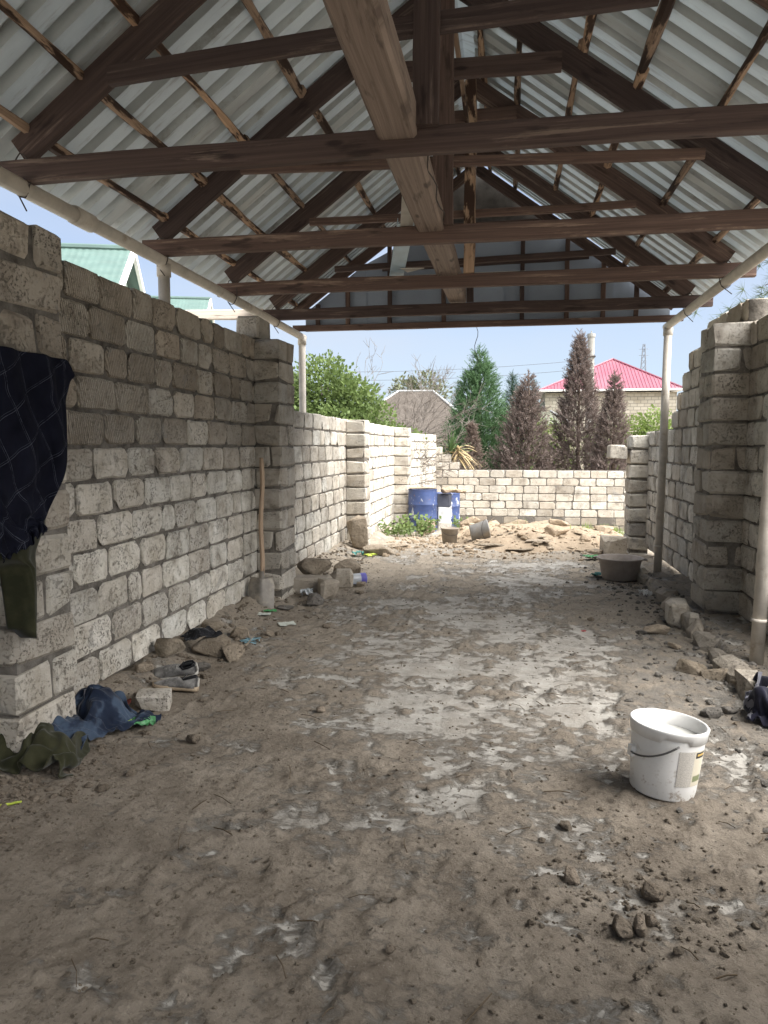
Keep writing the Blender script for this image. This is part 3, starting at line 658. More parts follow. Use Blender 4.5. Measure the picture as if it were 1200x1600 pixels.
# ------------------------------------------------------------------ sand heap
def heap_z(x, y):
    x = np.asarray(x, float); y = np.asarray(y, float)
    wx = fbm(x, y, 0.9, 3, 0.5, 120) - 0.5
    e = ((x - 0.55 + 0.5 * wx) / 1.85) ** 2 + ((y - 13.6 + 1.6 * wx) / 3.3) ** 2
    m = 1 - sstep(e, 0.25, 1.1)
    return base_z(x, y) - 0.05 + m * (0.11 + 0.26 * fbm(x, y, 1.3, 3, 0.5, 130) * sstep(fbm(x, y, 0.5, 2, .5, 131), 0.3, 0.6) + 0.10 * fbm(x, y, 5, 4, 0.6, 140))
hx = np.linspace(-1.7, 2.9, 130); hy = np.linspace(9.9, 17.6, 170); HX, HY = np.meshgrid(hx, hy); HZ = heap_z(HX, HY)
def mat_sand():
    m = Mat('pale_sand', 0.95, 0.1); P = m.pos()
    c = m.ramp(m.noise(P, 4, 9, 0.7), [(0.3, (0.24, 0.185, 0.128)), (0.7, (0.37, 0.295, 0.215))])
    c = m.mix(m.math('MULTIPLY', m.step(m.noise(P, 1.6, 6, 0.7), 0.55, 0.7), 0.7), c, (0.20, 0.15, 0.10))
    return m.done(c, None, m.bump(m.noise(P, 25, 8, 0.75), 0.8, 0.03))
tag(obj('sand_heap', mk('sand_heap', np.stack([HX, HY, HZ], -1).reshape(-1, 3), grid_faces(130, 170), mat_sand(), True)), 'low heap of pale sand spread before the far stone wall', 'sand heap', kind='stuff')
def top_z(x, y): return max(gz(x, y), float(heap_z(np.array([x]), np.array([y]))[0]))

# ------------------------------------------------------------------ loose stones
def mat_rock(name, a, b, dust=None):
    m = Mat(name, 0.95, 0.12); P = m.pos(); R = m.rand()
    c = m.ramp(m.noise(P, 11, 8, 0.66), [(0.3, a), (0.7, b)])
    c = m.mix(1.0, c, m.ramp(R, [(0, (0.78, 0.76, 0.72)), (1, (1.15, 1.1, 1.05))]), 'MULTIPLY')
    pits = m.step(m.noise(P, 70, 4, 0.65), 0.58, 0.66)
    c = m.mix(m.math('MULTIPLY', pits, 0.6), c, tuple(x * 0.35 for x in a))
    return m.done(c, None, m.bump(m.math('ADD', m.math('SUBTRACT', m.noise(P, 40, 8, 0.72), pits), m.math('MULTIPLY', m.noise(P, 12, 6, 0.7), 2.0)), 1.0, 0.018))
MR1 = mat_rock('rubble_stone', (0.22, 0.187, 0.145), (0.39, 0.34, 0.275))
MR2 = mat_rock('grey_stone', (0.11, 0.105, 0.098), (0.22, 0.21, 0.195))
MR3 = mat_rock('sandy_stone', (0.27, 0.215, 0.155), (0.44, 0.365, 0.28))
MCL = mat_rock('dry_clod', (0.145, 0.122, 0.098), (0.27, 0.232, 0.188))
def rock_mesh(L, W, H, seed, mat, n=22, boxy=0.6, bev=True):
    r = random.Random(seed); bm = bmesh.new()
    for i in range(n):
        v = Vector((r.gauss(0, 1), r.gauss(0, 1), r.gauss(0, 1))).normalized()
        m_ = max(abs(v.x), abs(v.y), abs(v.z)); q = v * (1 - boxy) + v / m_ * boxy
        q *= r.uniform(0.74, 1.06); bm.verts.new((q.x * L / 2, q.y * W / 2, q.z * H / 2))
    bmesh.ops.convex_hull(bm, input=bm.verts[:])
    bmesh.ops.delete(bm, geom=[v for v in bm.verts if not v.link_faces], context='VERTS')
    if bev: bmesh.ops.bevel(bm, geom=bm.edges[:], offset=min(L, W, H) * 0.05, segments=1, affect='EDGES', profile=0.5)
    me = bpy.data.meshes.new('stone'); bm.to_mesh(me); bm.free(); me.materials.append(mat); return me
rs = [100]
def rock(label, x, y, L, W, H, rz=0, mat=None, sink=0.15, z=None, boxy=0.6, tilt=0.1, name='stone', cat='stone', group=None, n=22):
    rs[0] += 1; r = random.Random(rs[0])
    o = obj(name, rock_mesh(L, W, H, rs[0], mat or MR1, n, boxy), None, (x, y, (top_z(x, y) if z is None else z) + H * (0.5 - sink)), (r.uniform(-tilt, tilt), r.uniform(-tilt, tilt), rz))
    return tag(o, label, cat, group)
# stones at the foot of the left wall, near to far
one_block('stone_block', 'pale squarish stone beside the green wrapper and the jeans', (-1.98, 3.74, gz(-1.98, 3.74) + .045), (.19, .13, .11), (.05, .04, .35), .75, 'stone', .012)
rock('brown stone behind the sneakers at the wall foot', -2.22, 4.42, .21, .15, .16, .2, boxy=.8, n=16)
rock('flat grey stone slab beside the sneakers', -2.02, 4.40, .20, .15, .05, .5, MR2, boxy=.8)
rock('small dark stone lying by the heel of the sneakers', -2.24, 4.12, .14, .08, .07, .9, MR1)
rock('brown limestone lump with the black glove draped on it', -2.05, 4.72, .30, .2, .18, .3, boxy=.75, n=18)
rock('pale rounded stone in front of the black glove', -1.87, 4.70, .18, .14, .14, .9, boxy=.5, n=18)
rock('brown oblong stone behind the black glove', -2.02, 5.20, .19, .13, .13, .1, boxy=.85, n=16)
rock('low brown stone tucked behind the black glove at the wall', -2.22, 5.15, .18, .14, .08, .5)
rock('small brown pebble stone beside the blue string', -1.83, 5.35, .08, .06, .05, .5)
# stones beyond the shovel pillar
one_block('stone_block', 'long squared stone block lying under the broken stones past the shovel', (-1.97, 7.02, gz(-1.97, 7.02) + .08), (.44, .22, .19), (.03, .02, .15), .3, 'stone', .015)
one_block('stone_block', 'upright squared stone at the front of the stone pile past the shovel', (-1.74, 6.86, gz(-1.74, 6.86) + .085), (.19, .18, .20), (.05, .03, .5), .35, 'stone', .02)
one_block('stone_block', 'squared brown stone at the right of the stone pile past the shovel', (-1.74, 7.42, gz(-1.74, 7.42) + .08), (.24, .2, .19), (.04, .05, .3), .15, 'stone', .02)
rock('pale broken stone resting on top of the pile past the shovel', -2.02, 7.35, .38, .26, .20, .5, z=gz(-2.0, 7.35) + .14, n=34)
rock('rounded grey stone lying before the pile past the shovel', -1.78, 6.50, .20, .18, .14, .2, MR2, boxy=.4, n=18)
rock('rough porous stone leaning at the back of the pile past the shovel', -1.80, 7.95, .34, .24, .24, .6, n=34)
rock('small broken stone between the pile and the water bottle', -1.52, 7.45, .14, .1, .07, .6)
rock('small brown stone beside the water bottle', -1.48, 7.12, .10, .07, .05, .3)
rock('dark grey flat stone offcut beside the shovel blade', -1.98, 6.22, .17, .09, .05, .15, MR2, boxy=.95, n=18)
rock('upright rough boulder leaning at the first narrow pillar', -2.12, 10.05, .30, .25, .60, .3, boxy=.8, n=20, sink=.08)
rock('long brown stone slab lying beside the green and teal wrapper', -1.72, 9.72, .52, .24, .17, .35, boxy=.75, n=30)
rock('flat broken stone at the foot of the low wall before the weeds', -1.62, 10.6, .34, .2, .08, .2)
rock('pale stone leaning on the blue drum behind the weeds', -1.55, 13.9, .42, .3, .36, .6, MR3)
# right side
rock('wedge shaped pale stone nearest the loose block of the footing', 1.19, 5.95, .22, .11, .10, -.15, n=18)
rock('small dark stone at the left tip of the wedge shaped stone', 1.06, 5.92, .09, .07, .05, .2, MR2)
rock('pointed chip of pale stone lying below the wedge shaped stone', 1.23, 5.52, .12, .07, .07, -.5, n=12)
rock('brown squared stone in the row left of the front pipe post', 1.22, 4.96, .21, .13, .10, -.4, boxy=.8, n=18)
rock('flat brown stone in the middle of the row left of the front pipe post', 1.36, 4.86, .27, .14, .09, -.15, n=30)
rock('brown stone nearest the foot of the front pipe post', 1.46, 4.66, .20, .13, .10, .3, n=30)
one_block('stone_block', 'squared tan stone block standing at the edge of the footing', (1.42, 6.35, .09), (.16, .34, .22), (0, .03, -.1), .45, ch=.015)
rock('grey stone lying between the bucket and the navy jacket', 1.12, 4.12, .12, .09, .06, .1, MR2)
rock('small grey stone touching the navy jacket', 1.24, 4.22, .10, .08, .045, .6, MR2)
one_block('stone_block', 'brown stone block standing at the foot of the short pillar', (1.42, 10.15, .13), (.30, .26, .30), (0, 0, .2), .35, ch=.02)
rock('pale stone chip in front of the brown block by the short pillar', 1.22, 10.1, .2, .12, .1, .4)
# heap stones
HS = [(-.55, 12.0, .42, .3, .22, 'pale angular stone near the fallen grey pail on the sand heap'), (.15, 15.2, .62, .4, .34, 'largest pale flat stone on the crest of the sand heap'),
      (1.0, 15.0, .5, .34, .26, 'pale stone block at the right end of the heap crest'), (.75, 11.6, .56, .36, .24, 'tan angular slab in the middle of the sand heap front'),
      (1.15, 11.3, .3, .24, .18, 'brown rounded stone at the front right of the sand heap'), (-.75, 14.6, .5, .34, .3, 'brown stone between the drums and the sand heap'),
      (-.3, 14.9, .46, .3, .24, 'pale wedge of stone behind the fallen grey pail'), (1.6, 12.4, .4, .3, .16, 'dark flat stone on the right slope of the sand heap')]
for i, (x, y, L, W, H, lb) in enumerate(HS): rock(lb, x, y, L, W, H, rnd.uniform(0, 3), MR3, .4, n=16)
# flat slabs lying in front of the heap
for x, y, L, lb in ((-.25, 10.7, .75, 'thin stone slab furthest left along the foot of the sand heap'), (.15, 10.45, .62, 'thin stone slab centred along the foot of the sand heap'), (.45, 10.75, .55, 'thin stone slab tucked behind the others at the sand heap foot')):
    rock(lb, x, y, L * .8, .2, .05, rnd.uniform(-.2, .2), MR1, .2, boxy=.5, tilt=.05, n=14)
for i in range(90):
    x, y = rnd.uniform(-1.0, 2.0), rnd.uniform(10.4, 15.5)
    if i > 60: y = rnd.uniform(10.2, 11.6)
    s_ = rnd.uniform(.05, .2)
    rock('broken piece of pale rubble along the front foot of the sand heap' if y < 11.6 else 'broken piece of pale rubble on the left slope of the sand heap' if x < .4 else 'broken piece of pale rubble on the right slope of the sand heap', x, y, s_ * 1.3, s_, s_ * rnd.uniform(.2, .45), rnd.uniform(0, 3), rnd.choice((MR3, MR3, MR1)), .25, n=14, name='rubble_piece', cat='rubble', group='rubble along the heap foot' if y < 11.6 else 'rubble on the left heap slope' if x < .4 else 'rubble on the right heap slope')
# clods on the floor
rock('big cracked brown clod on the near floor, left half', .365, 2.19, .075, .10, .06, .2, MCL, .2, name='clod', cat='clod', boxy=.4)
rock('big cracked brown clod on the near floor, middle wedge', .42, 2.20, .045, .085, .055, -.3, MCL, .2, name='clod', cat='clod', boxy=.4)
rock('big cracked brown clod on the near floor, right corner', .455, 2.24, .045, .05, .045, .4, MCL, .2, name='clod', cat='clod', boxy=.4)
for x, y, s_, lb in ((.235, 2.44, .07, 'grey clod cluster left of the cracked clod'), (.24, 2.80, .055, 'round grey clod farther up the floor below the bucket side'), (-.32, 1.98, .035, 'small dark clod alone at the bottom centre of the floor'),
                     (-1.03, 3.86, .06, 'dark lump alone left of the concrete patches'), (-1.46, 5.69, .07, 'dark pointed pebble left of the far concrete patch'), (.71, 6.29, .06, 'dark pebble at the right of the far concrete patch'),
                     (.50, 2.40, .09, 'dark grey clod behind the cracked clod'), (-1.55, 3.33, .08, 'brown clod lying left of the concrete patches by the wrapper')):
    rock(lb, x, y, s_ * 1.1, s_, s_ * .75, rnd.uniform(0, 3), MCL, .2, name='clod', cat='clod', boxy=.3, n=26)
# gravel, crumbs, twigs
def icos():
    t = (1 + 5 ** .5) / 2
    V = np.array([(-1,t,0),(1,t,0),(-1,-t,0),(1,-t,0),(0,-1,t),(0,1,t),(0,-1,-t),(0,1,-t),(t,0,-1),(t,0,1),(-t,0,-1),(-t,0,1)]) / 1.9
    F = np.array([(0,11,5),(0,5,1),(0,1,7),(0,7,10),(0,10,11),(1,5,9),(5,11,4),(11,10,2),(10,7,6),(7,1,8),(3,9,4),(3,4,2),(3,2,6),(3,6,8),(3,8,9),(4,9,5),(2,4,11),(6,2,10),(8,6,7),(9,8,1)])
    return V, F
IV, IF = icos()
def scatter(name, label, cat, n, xf, yf, sf, mat, seed):
    g = np.random.default_rng(seed); x = xf(g, n); y = yf(g, n)
    keep = (x > -2.33) & (x < 1.86); x, y = x[keep], y[keep]; n = len(x)
    s = sf(g, n); z = np.maximum(ground_z(x, y), heap_z(x, y)); th = g.uniform(0, 2 * pi, n)
    sc = np.stack([s * g.uniform(.7, 1.5, n), s * g.uniform(.7, 1.2, n), s * g.uniform(.45, .9, n)], -1)
    V = IV[None] * g.uniform(.75, 1.2, (n, 12, 1)) * sc[:, None, :]
    c, q = np.cos(th)[:, None], np.sin(th)[:, None]
    V = np.stack([V[..., 0] * c - V[..., 1] * q + x[:, None], V[..., 0] * q + V[..., 1] * c + y[:, None], V[..., 2] + (z + sc[:, 2] * .22)[:, None]], -1)
    F = IF[None] + (np.arange(n) * 12)[:, None, None]
    tag(obj(name, mk(name, V.reshape(-1, 3), F.reshape(-1, 3), mat)), label, cat, kind='stuff')
ln = lambda lo, hi: (lambda g, n: lo * (hi / lo) ** (g.random(n) ** 2.4))
scatter('gravel', 'fine crumbs and grit strewn all over the dirt floor', 'gravel', 7000, lambda g, n: g.uniform(-2.3, 1.8, n), lambda g, n: 1.35 + 8.5 * g.random(n) ** 1.7, ln(.0025, .011), MCL, 1)
scatter('gravel', 'pale stone chips along the foot of the left wall', 'gravel', 1500, lambda g, n: -2.3 + np.abs(g.normal(0, .28, n)), lambda g, n: g.uniform(2.6, 10.5, n), ln(.004, .03), MCL, 2)
scatter('gravel', 'grey crumbs of cement along the right footing', 'gravel', 1400, lambda g, n: 1.6 - np.abs(g.normal(0, .38, n)), lambda g, n: g.uniform(2.6, 10.5, n), ln(.004, .03), MR2, 3)
scatter('gravel', 'small lumps around the cracked clod', 'gravel', 420, lambda g, n: g.normal(.42, .2, n), lambda g, n: g.normal(2.4, .22, n), ln(.004, .016), MCL, 4)
scatter('gravel', 'heap of crumbly lumps below the olive jacket', 'gravel', 600, lambda g, n: g.normal(-2.0, .14, n), lambda g, n: g.normal(2.62, .24, n), ln(.004, .022), MCL, 5)
scatter('gravel', 'rubble chips in front of the sand heap', 'gravel', 1100, lambda g, n: g.uniform(-1.9, 1.8, n), lambda g, n: g.uniform(9.6, 13.5, n), ln(.012, .06), MR3, 6)
mb = MB()
for i in range(110):
    x, y = rnd.uniform(-2, 1.5), 1.4 + 5 * rnd.random() ** 1.6; a = rnd.uniform(0, pi); L = rnd.uniform(.02, .07); z = gz(x, y) + .006
    mb.tube([(x - cos(a) * L, y - sin(a) * L, z), (x + rnd.uniform(-.01, .01), y, z + .006), (x + cos(a) * L, y + sin(a) * L, z)], rnd.uniform(.0012, .0025), 4)
tag(mb.build('twigs', mat_plain('twig', (0.10, 0.075, 0.05), 0.9, 0.1)), 'thin dry twigs and straws strewn over the floor', 'twigs', kind='stuff')

# ------------------------------------------------------------------ bucket, tub, pails, drums
def mat_bucket():
    m = Mat('white_plastic', 0.42, 0.45); P = m.obj(); z = m.n('SeparateXYZ', 'Z', None, Vector=P)
    c = m.ramp(m.noise(P, 6, 6, 0.6), [(0.3, (0.70, 0.69, 0.66)), (0.7, (0.80, 0.795, 0.77))])
    d = m.math('MULTIPLY', m.step(m.noise(P, 22, 8, 0.72), 0.53, 0.66), m.step(z, 0.30, 0.0, 0.1, 1.0))
    c = m.mix(m.math('MULTIPLY', d, 0.75), c, (0.25, 0.18, 0.11))
    return m.done(c, None, m.bump(m.noise(P, 50, 4), 0.05, 0.003), Subsurface_Weight=0.12, Subsurface_Radius=(0.02, 0.02, 0.02))
MBK = mat_bucket()
bx, by = 0.685, 3.22
bk = thing('bucket', 'white plastic paint bucket full of water with a wire handle', 'bucket', (bx, by, gz(bx, by) - .006)); bk.rotation_euler = (radians(-2), radians(4.5), 0)
BR0, BR1, BH = .136, .156, .302
def br(z): return BR0 + (BR1 - BR0) * z / BH
mb = MB(); mb.lathe([(0, .004), (BR0 - .012, .004), (BR0 - .003, .0), (BR0, .006), (br(.1), .1), (br(.2), .2), (br(BH - .004), BH - .004), (br(BH) + .001, BH), (br(BH) - .004, BH), (br(.2) - .004, .2), (BR0 - .006, .012), (0, .012)], 56)
mb.build('bucket_wall', MBK, bk, True)
mb = MB(); N = 96; V = []
skirt = []
for k in range(N):
    th = 2 * pi * k / N; dg = math.degrees(th) % 180
    zlow = BH - .052 if not (70 < dg < 112) else BH - .034
    for (rr, zz) in ((br(zlow) + .001, zlow), (br(zlow) + .005, zlow + .001), (BR1 + .0065, BH - .010), (BR1 + .0085, BH - .003), (BR1 + .004, BH + .002), (BR1 - .001, BH + .001), (BR1 - .003, BH - .006)): V.append((rr * cos(th), rr * sin(th), zz))
F = [(k * 7 + j, ((k + 1) % N) * 7 + j, ((k + 1) % N) * 7 + j + 1, k * 7 + j + 1) for k in range(N) for j in range(6)]
obj('rim', mk('rim', V, F, MBK, True), bk)
mwat = Mat('milky_water', 0.06, 0.5); wc = mwat.ramp(mwat.noise(mwat.obj(), 5, 6, .6), [(.3, (.50, .50, .47)), (.7, (.62, .62, .58))])
mb = MB(); mb.lathe([(0, .245), (br(.245) - .005, .245)], 48); mb.build('water_fill', mwat.done(wc), bk)
h0 = radians(196)
hp = []
for i in range(15):
    f = i / 14; a = h0 + f * radians(78); rr = br(.22) + .012 + .018 * sin(pi * f); z = .165 + .085 * f - .020 * sin(pi * f)
    hp.append((rr * cos(a), rr * sin(a), z))
mb = MB(); mb.tube(hp, .0042, 7); mb.build('handle', mat_plain('steel_wire', (.07, .068, .065), .5, .5, .2, 30, 0, None, .3), bk, True)
mb = MB(); lx, ly = (br(.24) + .006) * cos(h0), (br(.24) + .006) * sin(h0); mb.box((lx, ly, .168), (.020, .035, .045), h0); mb.build('handle_lug', MBK, bk)
# label
def mat_label():
    m = Mat('bucket_label', 0.55, 0.3); U = m.uv(); x = m.n('SeparateXYZ', 'X', None, Vector=U); y = m.n('SeparateXYZ', 'Y', None, Vector=U)
    c = m.mix(m.step(m.noise(m.map(U, (20, 60, 1)), 1, 3, .6), .5, .56), (.50, .47, .42), (.36, .34, .31))
    right = m.step(x, .50, .53)
    c = m.mix(right, c, (.58, .53, .42))
    blk = m.math('MULTIPLY', m.step(x, .55, .57), m.math('MULTIPLY', m.step(y, .76, .78), m.step(y, .97, .95)))
    c = m.mix(blk, c, (.025, .025, .03))
    gold = m.math('MULTIPLY', m.step(x, .62, .63), m.math('MULTIPLY', m.step(y, .83, .84), m.step(y, .91, .90)))
    c = m.mix(gold, c, (.55, .38, .12))
    st = m.math('MULTIPLY', m.step(x, .55, .57), m.math('MULTIPLY', m.step(y, .10, .12), m.step(y, .27, .24)))
    c = m.mix(st, c, (.20, .22, .12))
    w_ = m.step(m.noise(m.map(U, (6, 8, 1)), 1, 6, .7), .60, .66)
    return m.done(m.mix(w_, c, (.62, .60, .55)))
V = []; UV = []; F = []
for i in range(13):
    a = radians(-83 + i * 4.6)
    for j, z in enumerate((.07, .13, .18, .225)): V.append(((br(z) + .0016) * cos(a), (br(z) + .0016) * sin(a), z)); UV.append((i / 12, j / 3))
F = [(i * 4 + j, (i + 1) * 4 + j, (i + 1) * 4 + j + 1, i * 4 + j + 1) for i in range(12) for j in range(3)]
obj('label', mk('label', V, F, mat_label(), True, UV), bk)

MTUB = mat_plain('grey_brown_rubber', (0.36, 0.315, 0.28), 0.75, 0.3, 0.2, 9, 0.15, ((0.28, 0.25, 0.21), 0.6, 0.52))
tb = thing('tub', 'round grey brown tub standing by the far pipe post', 'tub', (1.25, 8.38, gz(1.25, 8.38)), .3)
mb = MB(); mb.lathe([(0, .006), (.178, .006), (.185, 0), (.192, .004), (.232, .225), (.255, .228), (.258, .238), (.25, .243), (.226, .238), (.184, .02), (0, .014)], 44); mb.build('tub_wall', MTUB, tb, True)
for a in (2.6, -.5):
    mb = MB(); mb.tube([(.25 * cos(a - .16), .25 * sin(a - .16), .232), (.285 * cos(a - .08), .285 * sin(a - .08), .228), (.285 * cos(a + .08), .285 * sin(a + .08), .228), (.25 * cos(a + .16), .25 * sin(a + .16), .232)], .009, 6); mb.build('handle', MTUB, tb, True)
MPAIL = mat_plain('grey_pail', (0.22, 0.215, 0.205), 0.6, 0.35, 0.2, 9, 0.15, ((0.34, 0.29, 0.22), 0.6, 0.5))
MPAIL2 = mat_plain('tan_pail', (0.24, 0.205, 0.165), 0.7, 0.3, 0.2, 9, 0.15, ((0.32, 0.27, 0.2), 0.6, 0.5))
def pail(label, loc, rot, mat, s=1.0):
    t = thing('pail', label, 'pail', loc); t.rotation_euler = rot
    mb = MB(); mb.lathe([(0, .005), (.10 * s, .005), (.105 * s, 0), (.112 * s, .005), (.138 * s, .245 * s), (.146 * s, .25 * s), (.144 * s, .262 * s), (.134 * s, .26 * s), (.108 * s, .02), (0, .015)], 32); mb.build('pail_wall', mat, t, True)
    pts = [(.14 * s * cos(a), .05 * s * sin(2 * a) * .3, .245 * s + .02 - .10 * s * sin(a) * .6) for a in np.linspace(0, pi, 13)]
    pts = [(.15 * s * cos(a), -.15 * s * sin(a) * .92, .24 * s - .09 * s * sin(a)) for a in np.linspace(0, pi, 13)]
    mb = MB(); mb.tube(pts, .004, 5); mb.build('handle', MWIRE, t, True)
    return t
pail('grey brown pail standing upright before the blue drum', (-.92, 11.55, top_z(-.92, 11.55) - .01), (0, 0, .4), MPAIL2)
pail('grey pail lying on its side with its mouth to the right', (-.58, 11.45, top_z(-.5, 11.4) + .115), (radians(12), radians(78), radians(20)), MPAIL, 1.12)
def mat_drum(name, base, wh, lo):
    m = Mat(name, 0.5, 0.4); P = m.obj()
    c = m.ramp(m.noise(P, 4, 6, .6), [(.3, tuple(x * .7 for x in base)), (.7, tuple(x * 1.2 for x in base))])
    c = m.mix(m.step(m.noise(m.map(P, (1, 1, .35)), 7, 8, .72), lo, lo + .07), c, wh)
    c = m.mix(m.math('MULTIPLY', m.step(m.noise(P, 14, 8, .75), .58, .66), .7), c, (.13, .075, .045))
    return m.done(c, None, m.bump(m.noise(P, 20, 5), .15, .01))
MD1 = mat_drum('blue_drum_paint', (.030, .052, .14), (.36, .37, .38), .60); MD2 = mat_drum('blue_white_drum_paint', (.032, .055, .15), (.55, .56, .56), .55)
def drum(label, x, y, mat, rz=0):
    t = thing('steel_drum', label, 'drum', (x, y, gz(x, y) - .02), rz); R_, H = .292, .885
    prof = [(0, .012), (R_ - .012, .012), (R_ - .004, 0), (R_ + .004, .006), (R_, .02)]
    for zc in (.30, .58): prof += [(R_, zc - .03), (R_ + .011, zc - .008), (R_ + .011, zc + .008), (R_, zc + .03)]
    prof += [(R_, H - .02)]
    mb = MB(); mb.lathe(prof, 44); mb.build('drum_wall', mat, t, True)
    mb = MB(); mb.lathe([(R_ - .002, H - .022), (R_ + .006, H - .014), (R_ + .006, H - .002), (R_ - .002, H), (R_ - .012, H - .004), (R_ - .014, H - .02)], 44); mb.build('rim', mat, t, True)
    mb = MB(); mb.lathe([(R_ - .010, H - .018), (.05, H - .016), (0, H - .016)], 32); mb.build('lid', mat, t, True)
    return gz(x, y) - .02 + H
d1 = drum('worn blue steel drum standing beside the narrow pillar with a board on top', -1.735, 14.75, MD1)
d2 = drum('blue and white flaking steel drum standing behind the first one', -1.42, 17.1, MD2, 1.0)
rock('tan flat board like slab lying on the front blue drum', -1.74, 14.72, .62, .42, .04, .2, MR3, 0, z=d1, boxy=.9, tilt=.02)
rock('beige stone resting on the stack beside the drums', -1.22, 15.0, .42, .3, .15, .3, MR3, .1, z=.53, boxy=.7)
rock('pale pointed slab leaning on the stack top beside the drums', -1.02, 15.15, .42, .26, .09, -.4, MR3, 0, z=.52, tilt=.25)
gzb = gz(-1.25, 15.1)
one_block('stone_block', 'beige stone block at the bottom of the stack between the drums', (-1.31, 15.1, gzb + .09), (.28, .30, .20), (0, 0, .1), .7)
def painted_block(label, z, dims, col, rz):
    dims = (dims[0] * .8, dims[1] * .8, dims[2])
    mt = mat_plain('painted_block', col, .8, .2, .15, 10, .3, ((.3, .27, .22), .5, .55)); return tag(obj('storage_box', chamfer_block(*dims, rnd.randrange(50, 90), .008, .002, mt), None, (-1.31, 15.1, z), (0, 0, rz)), label, 'box')
painted_block('white worn box in the middle of the stack between the drums', gzb + .345, (.32, .32, .31), (.52, .53, .52), .05)
painted_block('dark slate grey box on top of the stack between the drums', gzb + .64, (.32, .32, .27), (.075, .08, .10), -.05)

# ------------------------------------------------------------------ shovel
sv = thing('shovel', 'long handled shovel leaning in the corner of the tall wall', 'shovel', (-2.2, 6.2, 0))
mb = MB(); N = 14; top = Vector((-.055, .22, 1.39)); bot = Vector((-.005, .03, .24))
mb.tube([bot.lerp(top, i / N) + Vector((.008 * sin(i * .7), 0, 0)) for i in range(N + 1)], [.021] * 13 + [.022, .018], 10)
mb.build('handle', mat_wood('handle_wood', (.20, .15, .11), (.36, .29, .22)), sv, True)
V = []; F = []; NX, NZ = 11, 13; UV = []
for side in (0, 1):
    for j in range(NZ):
        f = j / (NZ - 1)
        for i in range(NX):
            u = i / (NX - 1) * 2 - 1; wd = .118 * (1 - .18 * max(0, f - .75) / .25) * (1 if f > .12 else .86 + .14 * f / .12)
            x = u * wd; z = .012 + .30 * f + .018 * (1 - u * u) * (-1 if f < .2 else 0); yv = -.06 + .10 * f + .030 * u * u - .028 * (1 - abs(u)) ** 3 * f
            V.append((x, yv - .0025 * side - .03, z))
n1 = NX * NZ
for j in range(NZ - 1):
    for i in range(NX - 1):
        a = j * NX + i; F += [(a, a + NX, a + NX + 1, a + 1), (a + n1, a + 1 + n1, a + NX + 1 + n1, a + NX + n1)]
for i in range(NX - 1):
    F += [(i, i + 1, i + 1 + n1, i + n1)]; e = (NZ - 1) * NX + i; F += [(e, e + n1, e + 1 + n1, e + 1)]
bl_ = obj('blade', mk('blade', V, F, mat_plain('dull_steel', (.17, .155, .135), .55, .4, .25, 14, .15, ((.32, .28, .22), .7, .48), .35), True), sv); bl_.rotation_euler = (0, 0, radians(14))
mb = MB(); mb.tube([(-.003, .0, .20), (-.006, .035, .27), (-.009, .05, .36)], [.018, .025, .026], 10); mb.build('socket', bl_.data.materials[0], sv, True)

# ------------------------------------------------------------------ cloth things
def mat_cloth(name, a, b, scale=9, weave=True, worn=None):
    m = Mat(name, 0.95, 0.1); P = m.obj()
    c = m.ramp(m.noise(P, scale, 6, .62), [(.35, a), (.7, b)])
    if worn: c = m.mix(m.math('MULTIPLY', m.step(m.noise(P, 5, 5, .6), .5, .62), .8), c, worn)
    m.b.inputs['Sheen Weight'].default_value = 0.15
    return m.done(c, None, m.bump(m.noise(P, 260, 2, .5), .25, .002))
MOL = mat_cloth('olive_cloth', (.018, .019, .009), (.042, .041, .021)); MJE = mat_cloth('denim', (.008, .012, .024), (.019, .028, .05), 6, True, (.06, .085, .125))
MBLK = mat_cloth('black_cloth', (.008, .008, .009), (.02, .02, .022)); MNAV = mat_cloth('navy_cloth', (.010, .010, .018), (.026, .026, .042)); MGRT = mat_cloth('grey_trim', (.10, .10, .12), (.16, .16, .18))
# garments: small cloth simulations run here, settled over lumps or hung on the pillar face
SIM = {}
def sim_sheet(key, nu, nv, rest, start, bend, pin=False, mass=.25):
    off = np.array([60.0 * (len(SIM) + 1), -400.0, 0.0]); F = grid_faces(nu, nv)
    me = mk('sim_sheet', (start + off).reshape(-1, 3), F); o = bpy.data.objects.new('sim_sheet', me); COL.objects.link(o)
    o.shape_key_add(name='Basis'); k = o.shape_key_add(name='rest'); k.data.foreach_set('co', (rest + off).ravel()); k.value = 0
    m = o.modifiers.new('cloth', 'CLOTH'); c = m.settings; c.quality = 6; c.mass = mass; c.rest_shape_key = k; c.air_damping = 2.5
    c.tension_stiffness = c.compression_stiffness = 14; c.shear_stiffness = 7; c.bending_stiffness = bend; c.bending_damping = .6
    q = m.collision_settings; q.collision_quality = 3; q.distance_min = .006; q.use_self_collision = True; q.self_distance_min = .007; q.friction = 30; q.self_friction = 15
    m.point_cache.frame_start = 1; m.point_cache.frame_end = 40
    if pin:
        vg = o.vertex_groups.new(name='pin'); vg.add(list(range(2 * nu)), 1, 'REPLACE'); c.vertex_group_mass = 'pin'
    SIM[key] = (o, off, nu, nv)
    return off
def sim_solid(V, F, off):
    o = bpy.data.objects.new('sim_solid', mk('sim_solid', np.array(V) + off, F)); COL.objects.link(o)
    o.modifiers.new('col', 'COLLISION'); o.collision.thickness_outer = .007; o.collision.cloth_friction = 40; SOLIDS.append(o)
SOLIDS = []
